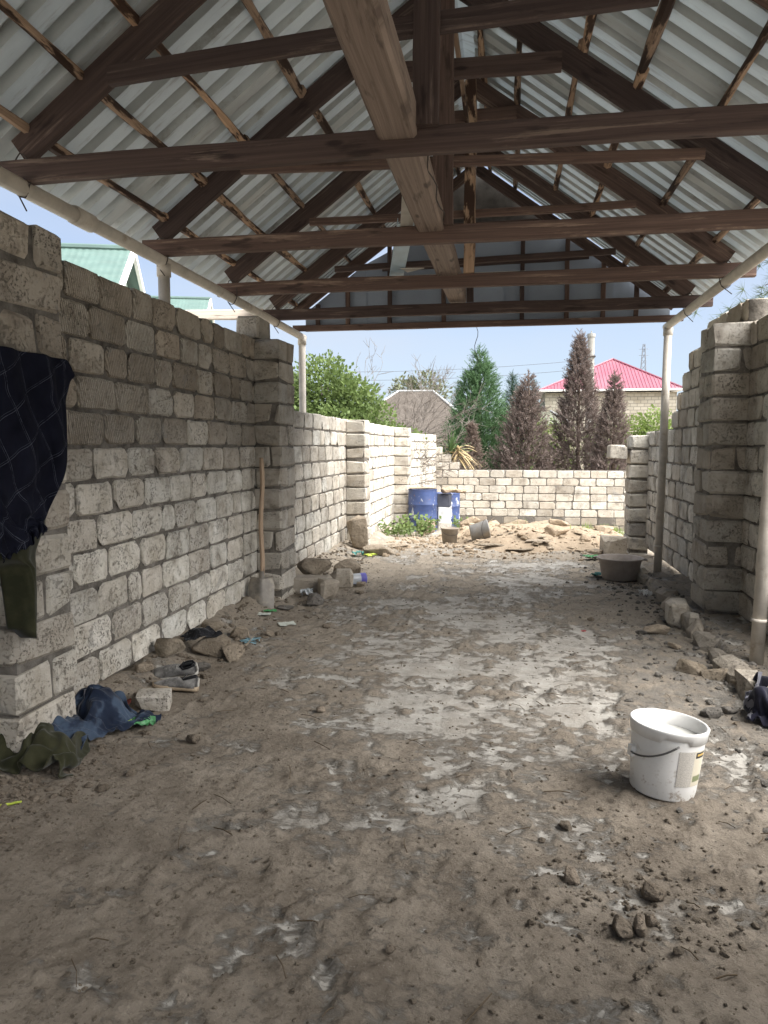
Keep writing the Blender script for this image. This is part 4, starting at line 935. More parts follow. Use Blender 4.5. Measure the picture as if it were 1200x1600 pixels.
def sim_drop(key, nu, nv, W, H, comp, amp, seed, bend, w1, w2, lumps):
    r = np.random.default_rng(seed); U, V = np.meshgrid(np.linspace(-.5, .5, nu), np.linspace(-.5, .5, nv)); ph = r.uniform(0, 6, 8)
    Z = .27 + amp * .5 * (np.sin(U * w1 + ph[0] + 2.2 * np.sin(V * 4 + ph[1])) + .7 * np.sin(V * w2 + ph[2] + 2.2 * np.sin(U * 4 + ph[3])) + .35 * np.sin((U + V) * 13 + ph[4]))
    off = sim_sheet(key, nu, nv, np.stack([U * W, V * H, Z * 0], -1), np.stack([U * W * comp, V * H * comp, Z], -1), bend)
    sim_solid([(-2, -2, 0), (2, -2, 0), (2, 2, 0), (-2, 2, 0)], [(0, 1, 2, 3)], off)
    for (bx_, by_, rx, ry, rz_) in lumps:
        n, m_ = 18, 11; VV = [(bx_ + rx * sin(pi * j / (m_ - 1)) * cos(2 * pi * i / n), by_ + ry * sin(pi * j / (m_ - 1)) * sin(2 * pi * i / n), rz_ * cos(pi * j / (m_ - 1))) for j in range(m_) for i in range(n)]
        sim_solid(VV, [(j * n + i, (j + 1) * n + i, (j + 1) * n + (i + 1) % n, j * n + (i + 1) % n) for j in range(m_ - 1) for i in range(n)], off)
def sim_hang(key, rows, nu, nv, wide, amp, nf, seed, x0, bend):
    r = np.random.default_rng(seed); zs = np.array([q[0] for q in rows])[::-1]; l = np.array([q[1] for q in rows])[::-1]; rt = np.array([q[2] for q in rows])[::-1]
    z = np.linspace(zs[-1], zs[0], nv)[:, None]; L = np.interp(z, zs, l); R_ = np.interp(z, zs, rt); u = np.linspace(0, 1, nu)[None, :]; c = .5 * (L + R_); Y = L + (R_ - L) * u; Z = z + 0 * u
    X = x0 + amp * (.5 + .5 * np.sin(u * nf * 2 * pi + r.uniform(0, 6) + 1.2 * np.sin(z * 5))) * np.minimum(1, np.minimum(u, 1 - u) * 8 + .15)
    off = sim_sheet(key, nu, nv, np.stack([X * 0 + x0, c + (Y - c) * wide, zs[-1] - (zs[-1] - Z) * 1.04], -1), np.stack([X, Y, Z], -1), bend, True, .3)
    sim_solid([(0, 0, -1), (0, 6, -1), (0, 6, 4), (0, 0, 4)], [(0, 1, 2, 3)], off)
sim_drop('jacket', 38, 38, .80, .85, .62, .10, 5, 3.0, 9, 6, [(-.05, .05, .15, .11, .10), (.1, -.1, .09, .09, .07)])
sim_drop('jeans', 32, 48, .55, 1.0, .66, .10, 8, 4.0, 7, 12, [(.0, .12, .10, .12, .10), (.03, -.12, .09, .10, .06)])
sim_drop('coat', 38, 36, .85, .75, .62, .12, 11, 3.0, 8, 8, [(.0, .0, .16, .12, .12), (-.1, .08, .08, .1, .08)])
sim_hang('shirt', [(1.935, 2.42, 3.10), (1.90, 2.40, 3.165), (1.86, 2.40, 3.15), (1.80, 2.40, 3.10), (1.77, 2.40, 3.05), (1.61, 2.42, 3.01), (1.49, 2.42, 2.99), (1.39, 2.42, 2.945), (1.07, 2.46, 2.845), (1.03, 2.48, 2.78)], 40, 54, 1.28, .06, 3.2, 3, .075, 2.0)
for f_ in range(1, 39): scene.frame_set(f_)
dg_ = bpy.context.evaluated_depsgraph_get(); GRID = {}
for key_, (o, off, nu, nv) in SIM.items():
    e_ = o.evaluated_get(dg_).data; co = np.empty(len(e_.vertices) * 3); e_.vertices.foreach_get('co', co); co = co.reshape(nv, nu, 3) - off
    if key_ != 'shirt': co[..., :2] -= (co[..., :2].max((0, 1)) + co[..., :2].min((0, 1))) / 2; co[..., 2] -= co[..., 2].min()
    GRID[key_] = co
for o in [q[0] for q in SIM.values()] + SOLIDS: bpy.data.objects.remove(o, do_unlink=True)
scene.frame_set(1)
def cloth_grid(key): return GRID[key].copy()
def garment(name, label, cat, key, mat, loc, rz, scale=(1, 1, 1), uv=None, settle=True):
    P = cloth_grid(key) * np.array(scale); nv, nu = P.shape[:2]
    if settle:
        X = loc[0] + P[..., 0] * cos(rz) - P[..., 1] * sin(rz); Y = loc[1] + P[..., 0] * sin(rz) + P[..., 1] * cos(rz)
        P[..., 2] += ground_z(X, Y, False) - loc[2] + .006
    u, v = np.meshgrid(np.linspace(0, 1, nu), np.linspace(0, 1, nv))
    o = obj(name, mk(name, P.reshape(-1, 3), grid_faces(nu, nv), mat, True, uv if uv is not None else np.stack([u, v], -1).reshape(-1, 2)), None, loc, (0, 0, rz))
    s1 = o.modifiers.new('smooth', 'SUBSURF'); s1.levels = s1.render_levels = 1
    s2 = o.modifiers.new('thick', 'SOLIDIFY'); s2.thickness = .003
    return tag(o, label, cat), P
def ridged(x, y, s, seed, oct=3): return 1 - np.abs(2 * fbm(x, y, s, oct, .5, seed) - 1)
def thing_mesh(name, label, cat, V, F, mat, loc, rz):
    o = obj(name, mk(name, V, F, mat, True), None, loc, (0, 0, rz)); return tag(o, label, cat)
garment('olive_jacket', 'crumpled dark olive jacket lying on the floor at the left edge', 'jacket', 'jacket', MOL, (-2.17, 2.93, gz(-2.17, 2.93)), .5, (1.0, 1.05, 1.9))
jn, P = garment('jeans', 'crumpled blue denim jeans lying between the olive jacket and the wrapper', 'jeans', 'jeans', MJE, (-2.08, 3.27, gz(-2.08, 3.27)), -.2, (.95, 1.1, 1.9))
mb = MB(); mb.tube([tuple(P[j, 11] + np.array([0, 0, .007])) for j in range(5, 43, 2)], .0035, 6); mb.build('seam', MGRT, jn, True)
garment('black_glove', 'black knitted glove or sock draped over a brown stone', 'glove', 'coat', MBLK, (-2.11, 4.68, gz(-2.11, 4.68) + .13), .7, (.50, .40, .5), None, False)
nj, P = garment('navy_jacket', 'dark navy jacket with a grey trim heaped at the right edge', 'jacket', 'coat', MNAV, (1.56, 4.14, gz(1.5, 4.14)), 2.6, (1.05, 1.1, 1.7))
for key_, sl_ in (('trim', P[:, -1:-4:-1]), ('trim', P[0:3, :])):
    obj(key_, mk(key_, (sl_ + np.array([0, 0, .008])).reshape(-1, 3), grid_faces(sl_.shape[1], sl_.shape[0]), MGRT, True), nj)
# hanging shirt and trousers
def hang(name, label, cat, rows, mat, x0, seed, fold=.025, nf=3.2, thick=.05, uvs=1.0, nu=46, nv=70):
    zs = np.array([r[0] for r in rows])[::-1]; l = np.array([r[1] for r in rows])[::-1]; rt = np.array([r[2] for r in rows])[::-1]
    z = np.linspace(zs[0], zs[-1], nv)[:, None]; L = np.interp(z, zs, l); R_ = np.interp(z, zs, rt); u = np.linspace(0, 1, nu)[None, :]
    Y = L + (R_ - L) * u; dn = (zs[-1] - z) / (zs[-1] - zs[0])
    ph = 6 * fbm(Y * 0 + u * .6 + seed, z, 1.2, 2, .5, seed)
    f = np.sin(u * nf * 2 * pi + ph + 2 * dn) * .5 + .5
    f2 = ridged(u * 2.4 + dn * .8, z * 2.2 + u, 1.5, seed + 4, 2) ** 2
    belly = np.sin(pi * np.clip(u, 0, 1)) ** .75
    X = x0 + .012 + thick * belly + fold * (f * (.25 + .75 * dn) + f2 * .6) * belly
    X = np.minimum(X, x0 + .17)
    UV = np.stack([Y * uvs + .10 * X, z * uvs + .04 * np.sin(u * 7 + 5 * dn)], -1).reshape(-1, 2)
    Xb = np.full_like(X, x0 + .004); zz = np.broadcast_to(z, X.shape) - .016 * np.sin(u * nf * 6 + seed) * dn - .05 * np.sin(pi * u) * dn ** 5 - .02 * np.sin(pi * u) * (1 - dn) ** 8
    V = np.concatenate([np.stack([X, Y, zz], -1).reshape(-1, 3), np.stack([Xb, Y, zz], -1).reshape(-1, 3)]); n1 = nu * nv; F = []
    for j in range(nv - 1):
        for i in range(nu - 1): a = j * nu + i; F += [(a, a + 1, a + nu + 1, a + nu), (a + n1, a + nu + n1, a + nu + 1 + n1, a + 1 + n1)]
        a = j * nu; F.append((a, a + nu, a + nu + n1, a + n1)); a += nu - 1; F.append((a, a + n1, a + nu + n1, a + nu))
    for i in range(nu - 1):
        F.append((i, i + n1, i + 1 + n1, i + 1)); a = (nv - 1) * nu + i; F.append((a, a + 1, a + 1 + n1, a + n1))
    o = obj(name, mk(name, V, F, mat, True, np.concatenate([UV, UV])), None); return tag(o, label, cat)
def mat_plaid():
    m = Mat('navy_plaid', 0.95, 0.08); U = m.uv(); U2 = m.map(U, (1, 1, 1), (0, 0, radians(28)))
    x = m.n('SeparateXYZ', 'X', None, Vector=U2); y = m.n('SeparateXYZ', 'Y', None, Vector=U2)
    def line(s, per, off, wd):
        fr_ = m.math('FRACT', m.math('ADD', m.math('DIVIDE', s, per), off)); return m.step(m.math('ABSOLUTE', m.math('SUBTRACT', fr_, .5)), wd * 1.6, wd * .4)
    tot = None
    for s in (x, y):
        for off, wd, k in ((0, .006, .55), (.06, .005, .35)):
            l_ = m.math('MULTIPLY', line(s, .16, off, wd), k); tot = l_ if tot is None else m.math('MAXIMUM', tot, l_)
    br_ = m.step(m.noise(m.pos(), 40, 4, .7), .3, .55)
    c = m.ramp(m.noise(m.pos(), 8, 5, .6), [(.3, (.005, .0055, .010)), (.7, (.011, .012, .021))])
    c = m.mix(m.math('MULTIPLY', tot, br_), c, (.17, .18, .22))
    return m.done(c, None, m.bump(m.noise(m.pos(), 240, 2), .2, .002))
XP = -2.115
hang('olive_trousers', 'dark olive trousers hanging below the plaid shirt on the near pillar', 'trousers', [(1.75, 2.52, 2.93), (1.49, 2.50, 3.0), (1.43, 2.50, 3.06), (1.25, 2.52, 3.05), (1.10, 2.55, 2.985), (1.03, 2.58, 2.93), (.99, 2.69, 2.91), (.86, 2.71, 2.905), (.72, 2.725, 2.885)], MOL, XP, 3, .030, 1.3, .045)
PS = cloth_grid('shirt'); uu, vv = np.meshgrid(np.linspace(0, 1, 40), np.linspace(0, 1, 54)); wv_ = np.interp(vv, [0, .06, .2, .6, 1], [.70, .76, .74, .62, .40])
garment('plaid_shirt', 'navy plaid shirt with thin white lines hanging on the near pillar', 'shirt', 'shirt', mat_plaid(), (XP + .075, -.06, -.045), 0, (.6, 1, 1), np.stack([uu * wv_ * 1.25, vv * .92], -1).reshape(-1, 2), False)
mb = MB(); mb.tube([(-2.12, 2.62, 1.93), (-2.0, 2.62, 1.945)], .006, 6); tag(mb.build('nail', MWIRE), 'iron nail in the near pillar holding the clothes', 'nail')

# sneakers
MSH1 = mat_cloth('sneaker_grey', (.10, .095, .09), (.32, .31, .29), 22); MSOL = mat_plain('tan_rubber', (.33, .26, .18), .7, .3, .2, 20, .1); MSOLW = mat_plain('pale_rubber', (.42, .40, .36), .7, .3, .2, 20, .1)
def sneaker(label, loc, rot, sole):
    t = thing('sneaker', label, 'sneaker', loc); t.rotation_euler = rot
    st = [(-.140, .022, .010), (-.125, .033, .012), (-.09, .037, .012), (-.04, .034, .010), (.01, .038, .008), (.06, .046, .008), (.105, .043, .012), (.135, .028, .018), (.145, .010, .022)]
    V = []; F = []; N = len(st)
    for x, wd, zb in st:
        for (a, z) in ((-1, .028), (-1.06, .010), (-.9, 0), (.9, 0), (1.06, .010), (1, .028)): V.append((x, a * wd, z + (zb - .008) * .6))
    for i in range(N - 1):
        for k in range(6): F.append((i*6 + k, (i+1)*6 + k, (i+1)*6 + (k+1) % 6, i*6 + (k+1) % 6))
    F += [tuple(range(6)), tuple((N-1)*6 + k for k in reversed(range(6)))]
    obj('sole', mk('sole', V, F, sole, True), t)
    up = [(-.136, .020, .085), (-.120, .031, .088), (-.085, .035, .078), (-.045, .032, .068), (0.0, .034, .072), (.04, .039, .062), (.08, .041, .046), (.115, .036, .036), (.138, .018, .028)]
    V = []; F = []; M_ = 12
    for x, wd, h in up:
        for k in range(M_ + 1):
            a = pi * k / M_; ww = wd * abs(cos(a)) ** .7 * (1 if cos(a) > 0 else -1); V.append((x, ww, .022 + (h - .022) * sin(a) ** .75))
    for i in range(len(up) - 1):
        for k in range(M_):
            if i < 3 and 4 <= k <= 7: continue
            F.append((i*(M_+1) + k, (i+1)*(M_+1) + k, (i+1)*(M_+1) + k + 1, i*(M_+1) + k + 1))
    F.append(tuple(range(M_, -1, -1))); o = obj('upper', mk('upper', V, F, MSH1, True), t)
    sol = o.modifiers.new('thick', 'SOLIDIFY'); sol.thickness = .004; sol.offset = -1
    mb = MB(); mb.tube([(-.128, .0, .088), (-.115, .022, .090), (-.085, .026, .082), (-.055, .022, .070), (-.035, 0, .070), (-.055, -.022, .070), (-.085, -.026, .082), (-.115, -.022, .090), (-.128, 0, .088)], .0065, 7); mb.build('collar', MBLK, t, True)
    mb = MB(); mb.add([(-.12, -.028, .045), (-.12, .028, .045), (-.04, .028, .042), (-.04, -.028, .042)], [(0, 1, 2, 3)]); mb.build('insole', MBLK, t)
    mb = MB(); mb.add([(-.045, -.014, .072), (-.045, .014, .072), (-.065, .016, .098), (-.065, -.016, .098), (-.041, -.014, .072), (-.041, .014, .072), (-.061, .016, .1), (-.061, -.016, .1)], [(0,1,2,3),(4,7,6,5),(2,6,7,3),(0,3,7,4),(1,5,6,2)]); mb.build('tongue', MBLK, t)
    for j in range(4):
        x = -.02 + j * .022; h = .077 - j * .006; mb = MB(); mb.tube([(x, -.022, h - .012), (x + .004, 0, h + .002), (x, .022, h - .012)], .003, 5); mb.build('lace', MSOLW, t, True)
    mb = MB(); mb.box((-.138, 0, .055), (.008, .028, .05)); mb.build('heel_tab', MSOLW, t)
g1 = gz(-2.0, 4.02)
sneaker('grey sneaker with tan sole, nearer one of the pair', (-1.99, 4.03, g1 + .004), (radians(6), radians(-4), radians(188)), MSOL)
sneaker('pale grey sneaker tipped behind the tan soled one', (-2.06, 4.19, g1 + .05), (radians(-38), radians(4), radians(196)), MSOLW)

# litter
MGRN = mat_plain('green_foil', (.07, .24, .09), .45, .4, .35, 18, .3); MTEAL = mat_plain('teal_foil', (.07, .24, .21), .45, .4, .3, 18, .3); MYEL = mat_plain('lime_foil', (.42, .50, .06), .45, .4, .2, 18, .3); MPAP = mat_plain('scrap_paper', (.50, .52, .46), .8, .2, .15, 18, .2)
def crumple(name, label, x, y, L, W, H, rz, mat, seed, parts=(), cat='wrapper', dz=0):
    nx_, ny_ = 22, 16; X, Y = np.meshgrid(np.linspace(-.5, .5, nx_), np.linspace(-.5, .5, ny_))
    Z = H * (ridged(X * 2.5 + seed, Y * 2.5, 1.4, seed, 3) - .35); X2 = X * L * (1 + .25 * (fbm(X, Y, 3, 2, .5, seed) - .5)); Y2 = Y * W * (1 + .5 * (fbm(X, Y, 2.5, 2, .5, seed + 5) - .5))
    V = np.concatenate([np.stack([X2, Y2, Z], -1).reshape(-1, 3), np.stack([X2, Y2, Z - .0015], -1).reshape(-1, 3)]); F = grid_faces(nx_, ny_); F2 = np.concatenate([F, F[:, ::-1] + nx_ * ny_])
    o = obj(name, mk(name, V, F2, mat), None, (x, y, top_z(x, y) + H * .35 + dz), (0, 0, rz)); return tag(o, label, cat)
crumple('wrapper', 'dark green crumpled foil wrapper beside the jeans', -1.90, 3.44, .15, .09, .05, .4, MGRN, 61)
crumple('wrapper', 'lime yellow foil wrapper tucked against the jeans', -1.98, 3.40, .09, .07, .06, 1.0, MYEL, 62)
crumple('wrapper', 'lime green paper strip on the floor at the left edge', -1.97, 2.49, .11, .018, .008, .7, MYEL, 63)
crumple('wrapper', 'green foil wrapper on the floor beside the paper by the shovel', -2.08, 6.05, .14, .07, .02, .3, MGRN, 64)
crumple('paper_scrap', 'pale grey paper scrap by the shovel blade', -2.10, 5.92, .16, .09, .015, .1, MPAP, 65, cat='paper')
crumple('paper_scrap', 'pale paper scrap on the dirt before the dark stone offcut', -1.82, 5.75, .14, .11, .012, .5, MPAP, 66, cat='paper')
crumple('wrapper', 'teal foil wrapper beside the long brown slab', -1.98, 9.45, .16, .14, .07, .3, MTEAL, 67)
crumple('wrapper', 'green foil wrapper beside the teal one at the long brown slab', -1.82, 9.5, .16, .10, .05, .8, MYEL, 68)
crumple('wrapper', 'bright green foil wrapper by the brown block near the short pillar', 1.10, 9.72, .20, .16, .05, .3, MGRN, 69)
crumple('wrapper', 'teal and green wrapper at the left side of the tub', 1.03, 8.45, .15, .12, .05, .8, MTEAL, 70)
crumple('wrapper', 'tiny red wrapper scrap on the floor right of the concrete', .62, 5.95, .035, .02, .01, .4, mat_plain('red_foil', (.5, .04, .05), .5, .4), 71)
crumple('cloth_scrap', 'small red rag under the pale squarish stone', -2.12, 3.62, .12, .08, .05, .4, mat_cloth('red_rag', (.12, .03, .02), (.2, .05, .04)), 72, cat='rag')
wc_ = crumple('plastic_cup', 'crushed white plastic cup near the far pipe post', 1.33, 7.30, .10, .09, .09, .4, mat_plain('white_plastic_scrap', (.6, .6, .58), .5, .4), 73, cat='cup')
crumple('plastic_cup', 'crushed clear plastic cup beside the stone pile past the shovel', -1.93, 6.75, .12, .10, .10, .2, mat_plain('grey_plastic_scrap', (.4, .42, .43), .4, .4), 74, cat='cup')
st_ = [(-1.95 + .05 * sin(i * 1.9) + .004 * i, 5.12 + .06 * cos(i * 1.3), gz(-1.95, 5.12) + .012 + .01 * sin(i)) for i in range(22)]
o = wire(st_, .0035, 'string', None, mat_plain('blue_string', (.20, .33, .38), .8, .2)); tag(o, 'tangle of light blue string by the pebble stones', 'string')
# water bottle
MPET = Mat('clear_plastic', 0.12, 0.5); MPET.done((.86, .9, .93), Transmission_Weight=.55, IOR=1.3); MLAB = mat_plain('bottle_label', (.12, .11, .42), .5, .4, .2, 20, .05)
bo = thing('water_bottle', 'clear plastic water bottle with a violet label lying on the floor', 'bottle', (-1.50, 7.58, gz(-1.5, 7.58) + .06)); bo.rotation_euler = (radians(90), radians(0), radians(-58))
mb = MB(); mb.lathe([(0, 0), (.04, 0), (.055, .012), (.058, .05), (.055, .06), (.058, .07), (.058, .15), (.055, .16), (.058, .17), (.056, .19), (.035, .225), (.017, .245), (.015, .262)], 28); mb.build('bottle_wall', MPET.m, bo, True)
mb = MB(); mb.lathe([(.0595, .012), (.0595, .075)], 28); mb.build('label', MLAB, bo, True)
mb = MB(); mb.lathe([(.018, .245), (.018, .268), (0, .268)], 16); mb.build('cap', mat_plain('white_cap', (.6, .6, .62), .5, .4), bo, True)


# ------------------------------------------------------------------ vegetation
def mat_leaf(name, a, b, tr=0.25, rough=0.6):
    m = Mat(name, rough, 0.25); P = m.pos()
    c = m.ramp(m.n('TexWhiteNoise', 'Value', None, Vector=m.map(P, (0.9, 0.9, 0.9))) if False else m.noise(P, 5.5, 5, 0.7), [(0.3, a), (0.72, b)])
    m.done(c)
    t = m.n('BsdfTranslucent', 0, None, Color=c); mx = m.n('MixShader', 0, None, i0=tr, i1=m.b.outputs[0], i2=t); m.put(m.o.inputs[0], mx); return m.m
MBARK = mat_plain('bark', (.10, .075, .055), .95, .1, .3, 20, .8)
MBARKG = mat_plain('grey_bark', (.17, .145, .125), .95, .1, .3, 20, .8)
def unit(v): return v / np.maximum(np.linalg.norm(v, axis=-1, keepdims=True), 1e-9)
def tris_mesh(name, tri, mat, parent):
    n = len(tri); me = mk(name, tri.reshape(-1, 3), np.arange(n * 3).reshape(-1, 3), mat); return obj(name, me, parent)
def feathers(g, P, D, L, W, k=7, spread=.75, tip=True):
    """sprays at P pointing along D: k narrow leaf triangles on each side, plus a tip"""
    n = len(P); up = unit(g.normal(size=(n, 3))); S = unit(np.cross(D, up)); out = []
    for i in range(k):
        f = (i + .5) / k
        for sgn in (-1, 1):
            b = P + D * (L * f)[:, None]; l = (L * (1 - f * .6) * .50 * g.uniform(.7, 1.2, n))[:, None]
            d = unit(D * (1 - spread * .3) + S * sgn * spread + g.normal(size=(n, 3)) * .18)
            w_ = np.cross(unit(g.normal(size=(n, 3))), d) * (W[:, None] if hasattr(W, '__len__') else W)
            out.append(np.stack([b - w_, b + w_, b + d * l], 1))
    w_ = np.cross(unit(g.normal(size=(n, 3))), D) * .9 * (W[:, None] if hasattr(W, '__len__') else W)
    out.append(np.stack([P - w_, P + w_, P + D * (L * 1.15)[:, None]], 1))
    return np.concatenate(out)
def conifer(name, label, x, y, z0, h, r, mat, seed, n=900, tops=1, sprayL=.34, wide=.75, gap=.0, top_pow=.85, group=None):
    g = np.random.default_rng(seed); t = thing(name, label, 'tree', (x, y, z0), 0, group)
    mb = MB(); mb.tube([(0, 0, -.2), (.02, 0, h * .4), (0, .02, h * .97)], [.09, .055, .012], 8); mb.build('trunk', MBARK, t, True)
    tri = []
    for k in range(tops):
        ox, oy, hh = (0, 0, h) if k == 0 else (g.uniform(-.45, .45) * r, g.uniform(-.4, .4) * r, h * g.uniform(.82, .96))
        m_ = n // tops; f = g.random(m_) ** .8 * .97; th = g.uniform(0, 2 * pi, m_)
        env = r * (1 - f ** 1.25) ** top_pow * (.55 + .45 * np.minimum(1, f / .12))
        lump = .50 + .95 * fbm(np.cos(th) * 1.4 + f * 4 + seed, np.sin(th) * 1.4 + f * 3.1, 1.6, 3, .6, seed + k)
        rad = env * lump * (g.random(m_) ** .38)
        P = np.stack([ox * (1 - f * .5) + rad * np.cos(th), oy * (1 - f * .5) + rad * np.sin(th), f * hh], -1)
        D = unit(np.stack([np.cos(th) * wide, np.sin(th) * wide, g.uniform(.35, 1.15, m_)], -1) + g.normal(size=(m_, 3)) * .22)
        L = sprayL * g.uniform(.55, 1.25, m_) * (.55 + .6 * (1 - f)); tri.append(feathers(g, P, D, L, .012 + .010 * (1 - f), 6))
        P = np.stack([ox * .5 + g.normal(0, .02, 14), oy * .5 + g.normal(0, .02, 14), hh * np.linspace(.9, 1.0, 14)], -1)
        tri.append(feathers(g, P, unit(np.array([0, 0, 1.0]) + g.normal(size=(14, 3)) * .35), np.full(14, sprayL * .45), .012, 5))
    tris_mesh('crown', np.concatenate(tri), mat, t); return t
MGREENC = mat_leaf('green_conifer', (.040, .088, .036), (.115, .20, .085), .25); MDARKC = mat_leaf('dark_conifer', (.018, .040, .026), (.045, .085, .050), .15)
MDEAD = mat_leaf('dead_needles', (.115, .088, .076), (.22, .172, .150), .25); MDEAD2 = mat_leaf('grey_dead_needles', (.14, .105, .085), (.24, .185, .155), .25)
gl = -.75
conifer('cypress_tree', 'bushy living green cypress with two pointed tops', -1.02, 25, gl, 5.55, 1.42, MGREENC, 201, 3000, 4, .48)
conifer('cypress_tree', 'browned dead cypress just right of the living green one', .58, 23, gl, 4.5, 1.05, MDEAD, 202, 2300, 3, .36)
conifer('cypress_tree', 'tallest browned dead cypress in front of the pink roof', 2.16, 24, gl, 5.85, 1.22, MDEAD, 203, 2700, 2, .38, top_pow=1.05)
conifer('cypress_tree', 'narrow browned dead cypress nearest the far pipe post', 3.06, 22.5, gl, 4.4, .76, MDEAD, 204, 1700, 2, .32)
conifer('cypress_tree', 'low dead grey brown cypress at the foot of the green one', -1.10, 22, gl, 2.95, .50, MDEAD2, 205, 900, 1, .28)
conifer('conifer_tree', 'dark conifer standing far behind the browned cypresses', .15, 46, -.5, 6.5, 1.3, MDARKC, 206, 1300, 3, .6)
conifer('conifer_tree', 'small dark conifer seen left of the green cypress', -3.0, 44, -.5, 5.4, .9, MDARKC, 207, 900, 2, .5)
conifer('conifer_tree', 'dark conifer right beside the far dark one, leaning over the olive roof', 1.45, 47, -.5, 6.2, 1.0, MDARKC, 208, 900, 2, .5)
def leafy(name, label, x, y, z0, blobs, mat, seed, n, size, trunk=True, cat='tree', bark=None, long=1.0, twigs=0):
    g = np.random.default_rng(seed); t = thing(name, label, cat, (x, y, z0)); tri = []
    B = np.array(blobs, float); wts = B[:, 3] ** 2 * B[:, 4]; idx = g.choice(len(B), n, p=wts / wts.sum())
    d = unit(g.normal(size=(n, 3))); rr = g.random(n) ** .36
    lump = .52 + .95 * fbm(d[:, 0] * 1.8 + idx * 3.1, d[:, 1] * 1.8 + d[:, 2] * 2.3, 1.7, 3, .6, seed)
    P = B[idx, :3] + d * (rr * lump)[:, None] * B[idx][:, [3, 3, 4]]
    D = unit(d + g.normal(size=(n, 3)) * .7 + np.array([0, 0, .25])); S = unit(np.cross(D, g.normal(size=(n, 3)))); s = (size * g.uniform(.6, 1.35, n))[:, None]
    a, b, c, e = P, P + D * s * .5 * long + S * s * .34, P + D * s * long, P + D * s * .5 * long - S * s * .34
    tri = np.concatenate([np.stack([a, b, c], 1), np.stack([a, c, e], 1)])
    tris_mesh('crown', tri, mat, t)
    if trunk:
        mb = MB(); c0 = B[:, :3].mean(0)
        for q in B: mb.tube([(c0[0], c0[1], -.1), (c0[0] * .8 + q[0] * .2, c0[1] * .8 + q[1] * .2, q[2] * .4), (q[0], q[1], q[2] + q[4] * .3)], [.07, .045, .012], 6)
        mb.build('trunk', bark or MBARKG, t, True)
    return t
MLG = mat_leaf('bright_leaves', (.075, .120, .034), (.18, .235, .078), .35); MLO = mat_leaf('olive_leaves', (.10, .115, .062), (.19, .20, .12), .25); MLY = mat_leaf('yellow_green_leaves', (.12, .18, .045), (.25, .32, .09), .4)
leafy('leafy_tree', 'bright green leafy tree rising behind the low left wall', -3.85, 15.5, 0, [(-.95, .2, 2.3, .75, .75), (-.2, 0, 2.75, .75, .68), (.35, .2, 2.45, .65, .62), (.85, 0, 2.15, .52, .5), (-.5, -.2, 2.0, .8, .5), (.2, -.3, 1.9, .9, .42), (-.05, .1, 3.25, .22, .28), (-1.2, .3, 2.85, .35, .4)], MLG, 211, 16000, .085)
leafy('olive_tree', 'grey green olive tree behind the brown hip roof ridge', -8.3, 66, 0, [(-1.2, 0, 6.6, 1.4, 1.1), (.6, 0, 6.8, 1.4, 1.3), (2.0, 0, 6.2, 1.1, 1.0), (0, 0, 5.2, 2.0, 1.2)], MLO, 212, 2600, .25, long=1.5)
leafy('leafy_bush', 'yellow green bush behind the far pipe post', 4.75, 26.5, -.5, [(-.5, 0, 2.5, .55, .6), (.3, 0, 2.65, .6, .65), (.9, .1, 2.3, .5, .5), (0, -.1, 1.7, 1.0, .8)], MLY, 213, 6500, .10, cat='bush')
leafy('leafy_bush', 'light green bush showing between the first two dead cypresses', 1.4, 27.0, -.5, [(-.4, 0, 2.2, .7, .9), (.4, 0, 2.0, .7, .9), (0, 0, 1.2, 1.0, .9)], MLY, 214, 3800, .10, cat='bush')
leafy('leafy_bush', 'light green bush showing between the last two dead cypresses', 3.0, 26.0, -.5, [(0, 0, 2.0, .5, .9), (.3, 0, 1.4, .6, .9)], MLY, 215, 2400, .10, cat='bush')
leafy('leafy_bush', 'small green bush peeking above the low wall by the bare shrub', -2.9, 17.5, 0, [(0, 0, 1.75, .5, .35), (.5, .1, 1.65, .35, .3)], MLG, 216, 2200, .07, cat='bush')
def bare(name, label, x, y, z0, h, spread, seed, mat, depth=5, r0=.07, cat='tree', first=6, lean=.6):
    t = thing(name, label, cat, (x, y, z0)); r = random.Random(seed); mb = MB(); tw = MB()
    def grow(p, d, L, rad, lv):
        n = 3; pts = [p]; dd = d.copy()
        for i in range(n):
            dd = (dd + Vector((r.gauss(0, .16), r.gauss(0, .16), r.gauss(.03, .12)))).normalized(); pts.append(pts[-1] + dd * L / n)
        (mb if lv < 2 else tw).tube(pts, [rad, rad * .85, rad * .7, rad * .5], 5 if lv < 2 else 3, False)
        if lv < depth:
            for k in range(r.choice((2, 3, 3))):
                b = pts[r.choice((1, 2, 3, 3))]; nd = (dd + Vector((r.gauss(0, spread), r.gauss(0, spread), r.gauss(.05, spread * .6)))).normalized()
                grow(b, nd, L * r.uniform(.58, .82), max(rad * .58, .0068), lv + 1)
    for k in range(first):
        a = 2 * pi * k / first + r.uniform(-.4, .4); grow(Vector((0, 0, 0)), Vector((cos(a) * lean, sin(a) * lean, 1)).normalized(), h * r.uniform(.34, .44), r0 * .7, 1)
    mb.build('trunk', mat, t); tw.build('branches', mat, t); return t
MBARE = mat_plain('bare_twigs', (.19, .165, .145), .9, .1, .25, 20, .3)
bare('bare_tree', 'leafless grey tree with fine twigs behind the green leafy tree', -3.45, 21.5, 0, 4.6, .50, 221, MBARE, 6, .06, first=5, lean=.42)
bare('bare_shrub', 'tangled leafless shrub in front of the brown hip roof', -2.55, 19.6, 0, 3.0, .62, 222, MBARE, 6, .045, 'shrub', 8, .9)
bare('bare_shrub', 'second tangled leafless shrub right against the end wall steps', -3.2, 18.0, 0, 2.7, .6, 223, MBARE, 6, .04, 'shrub', 6, .9)
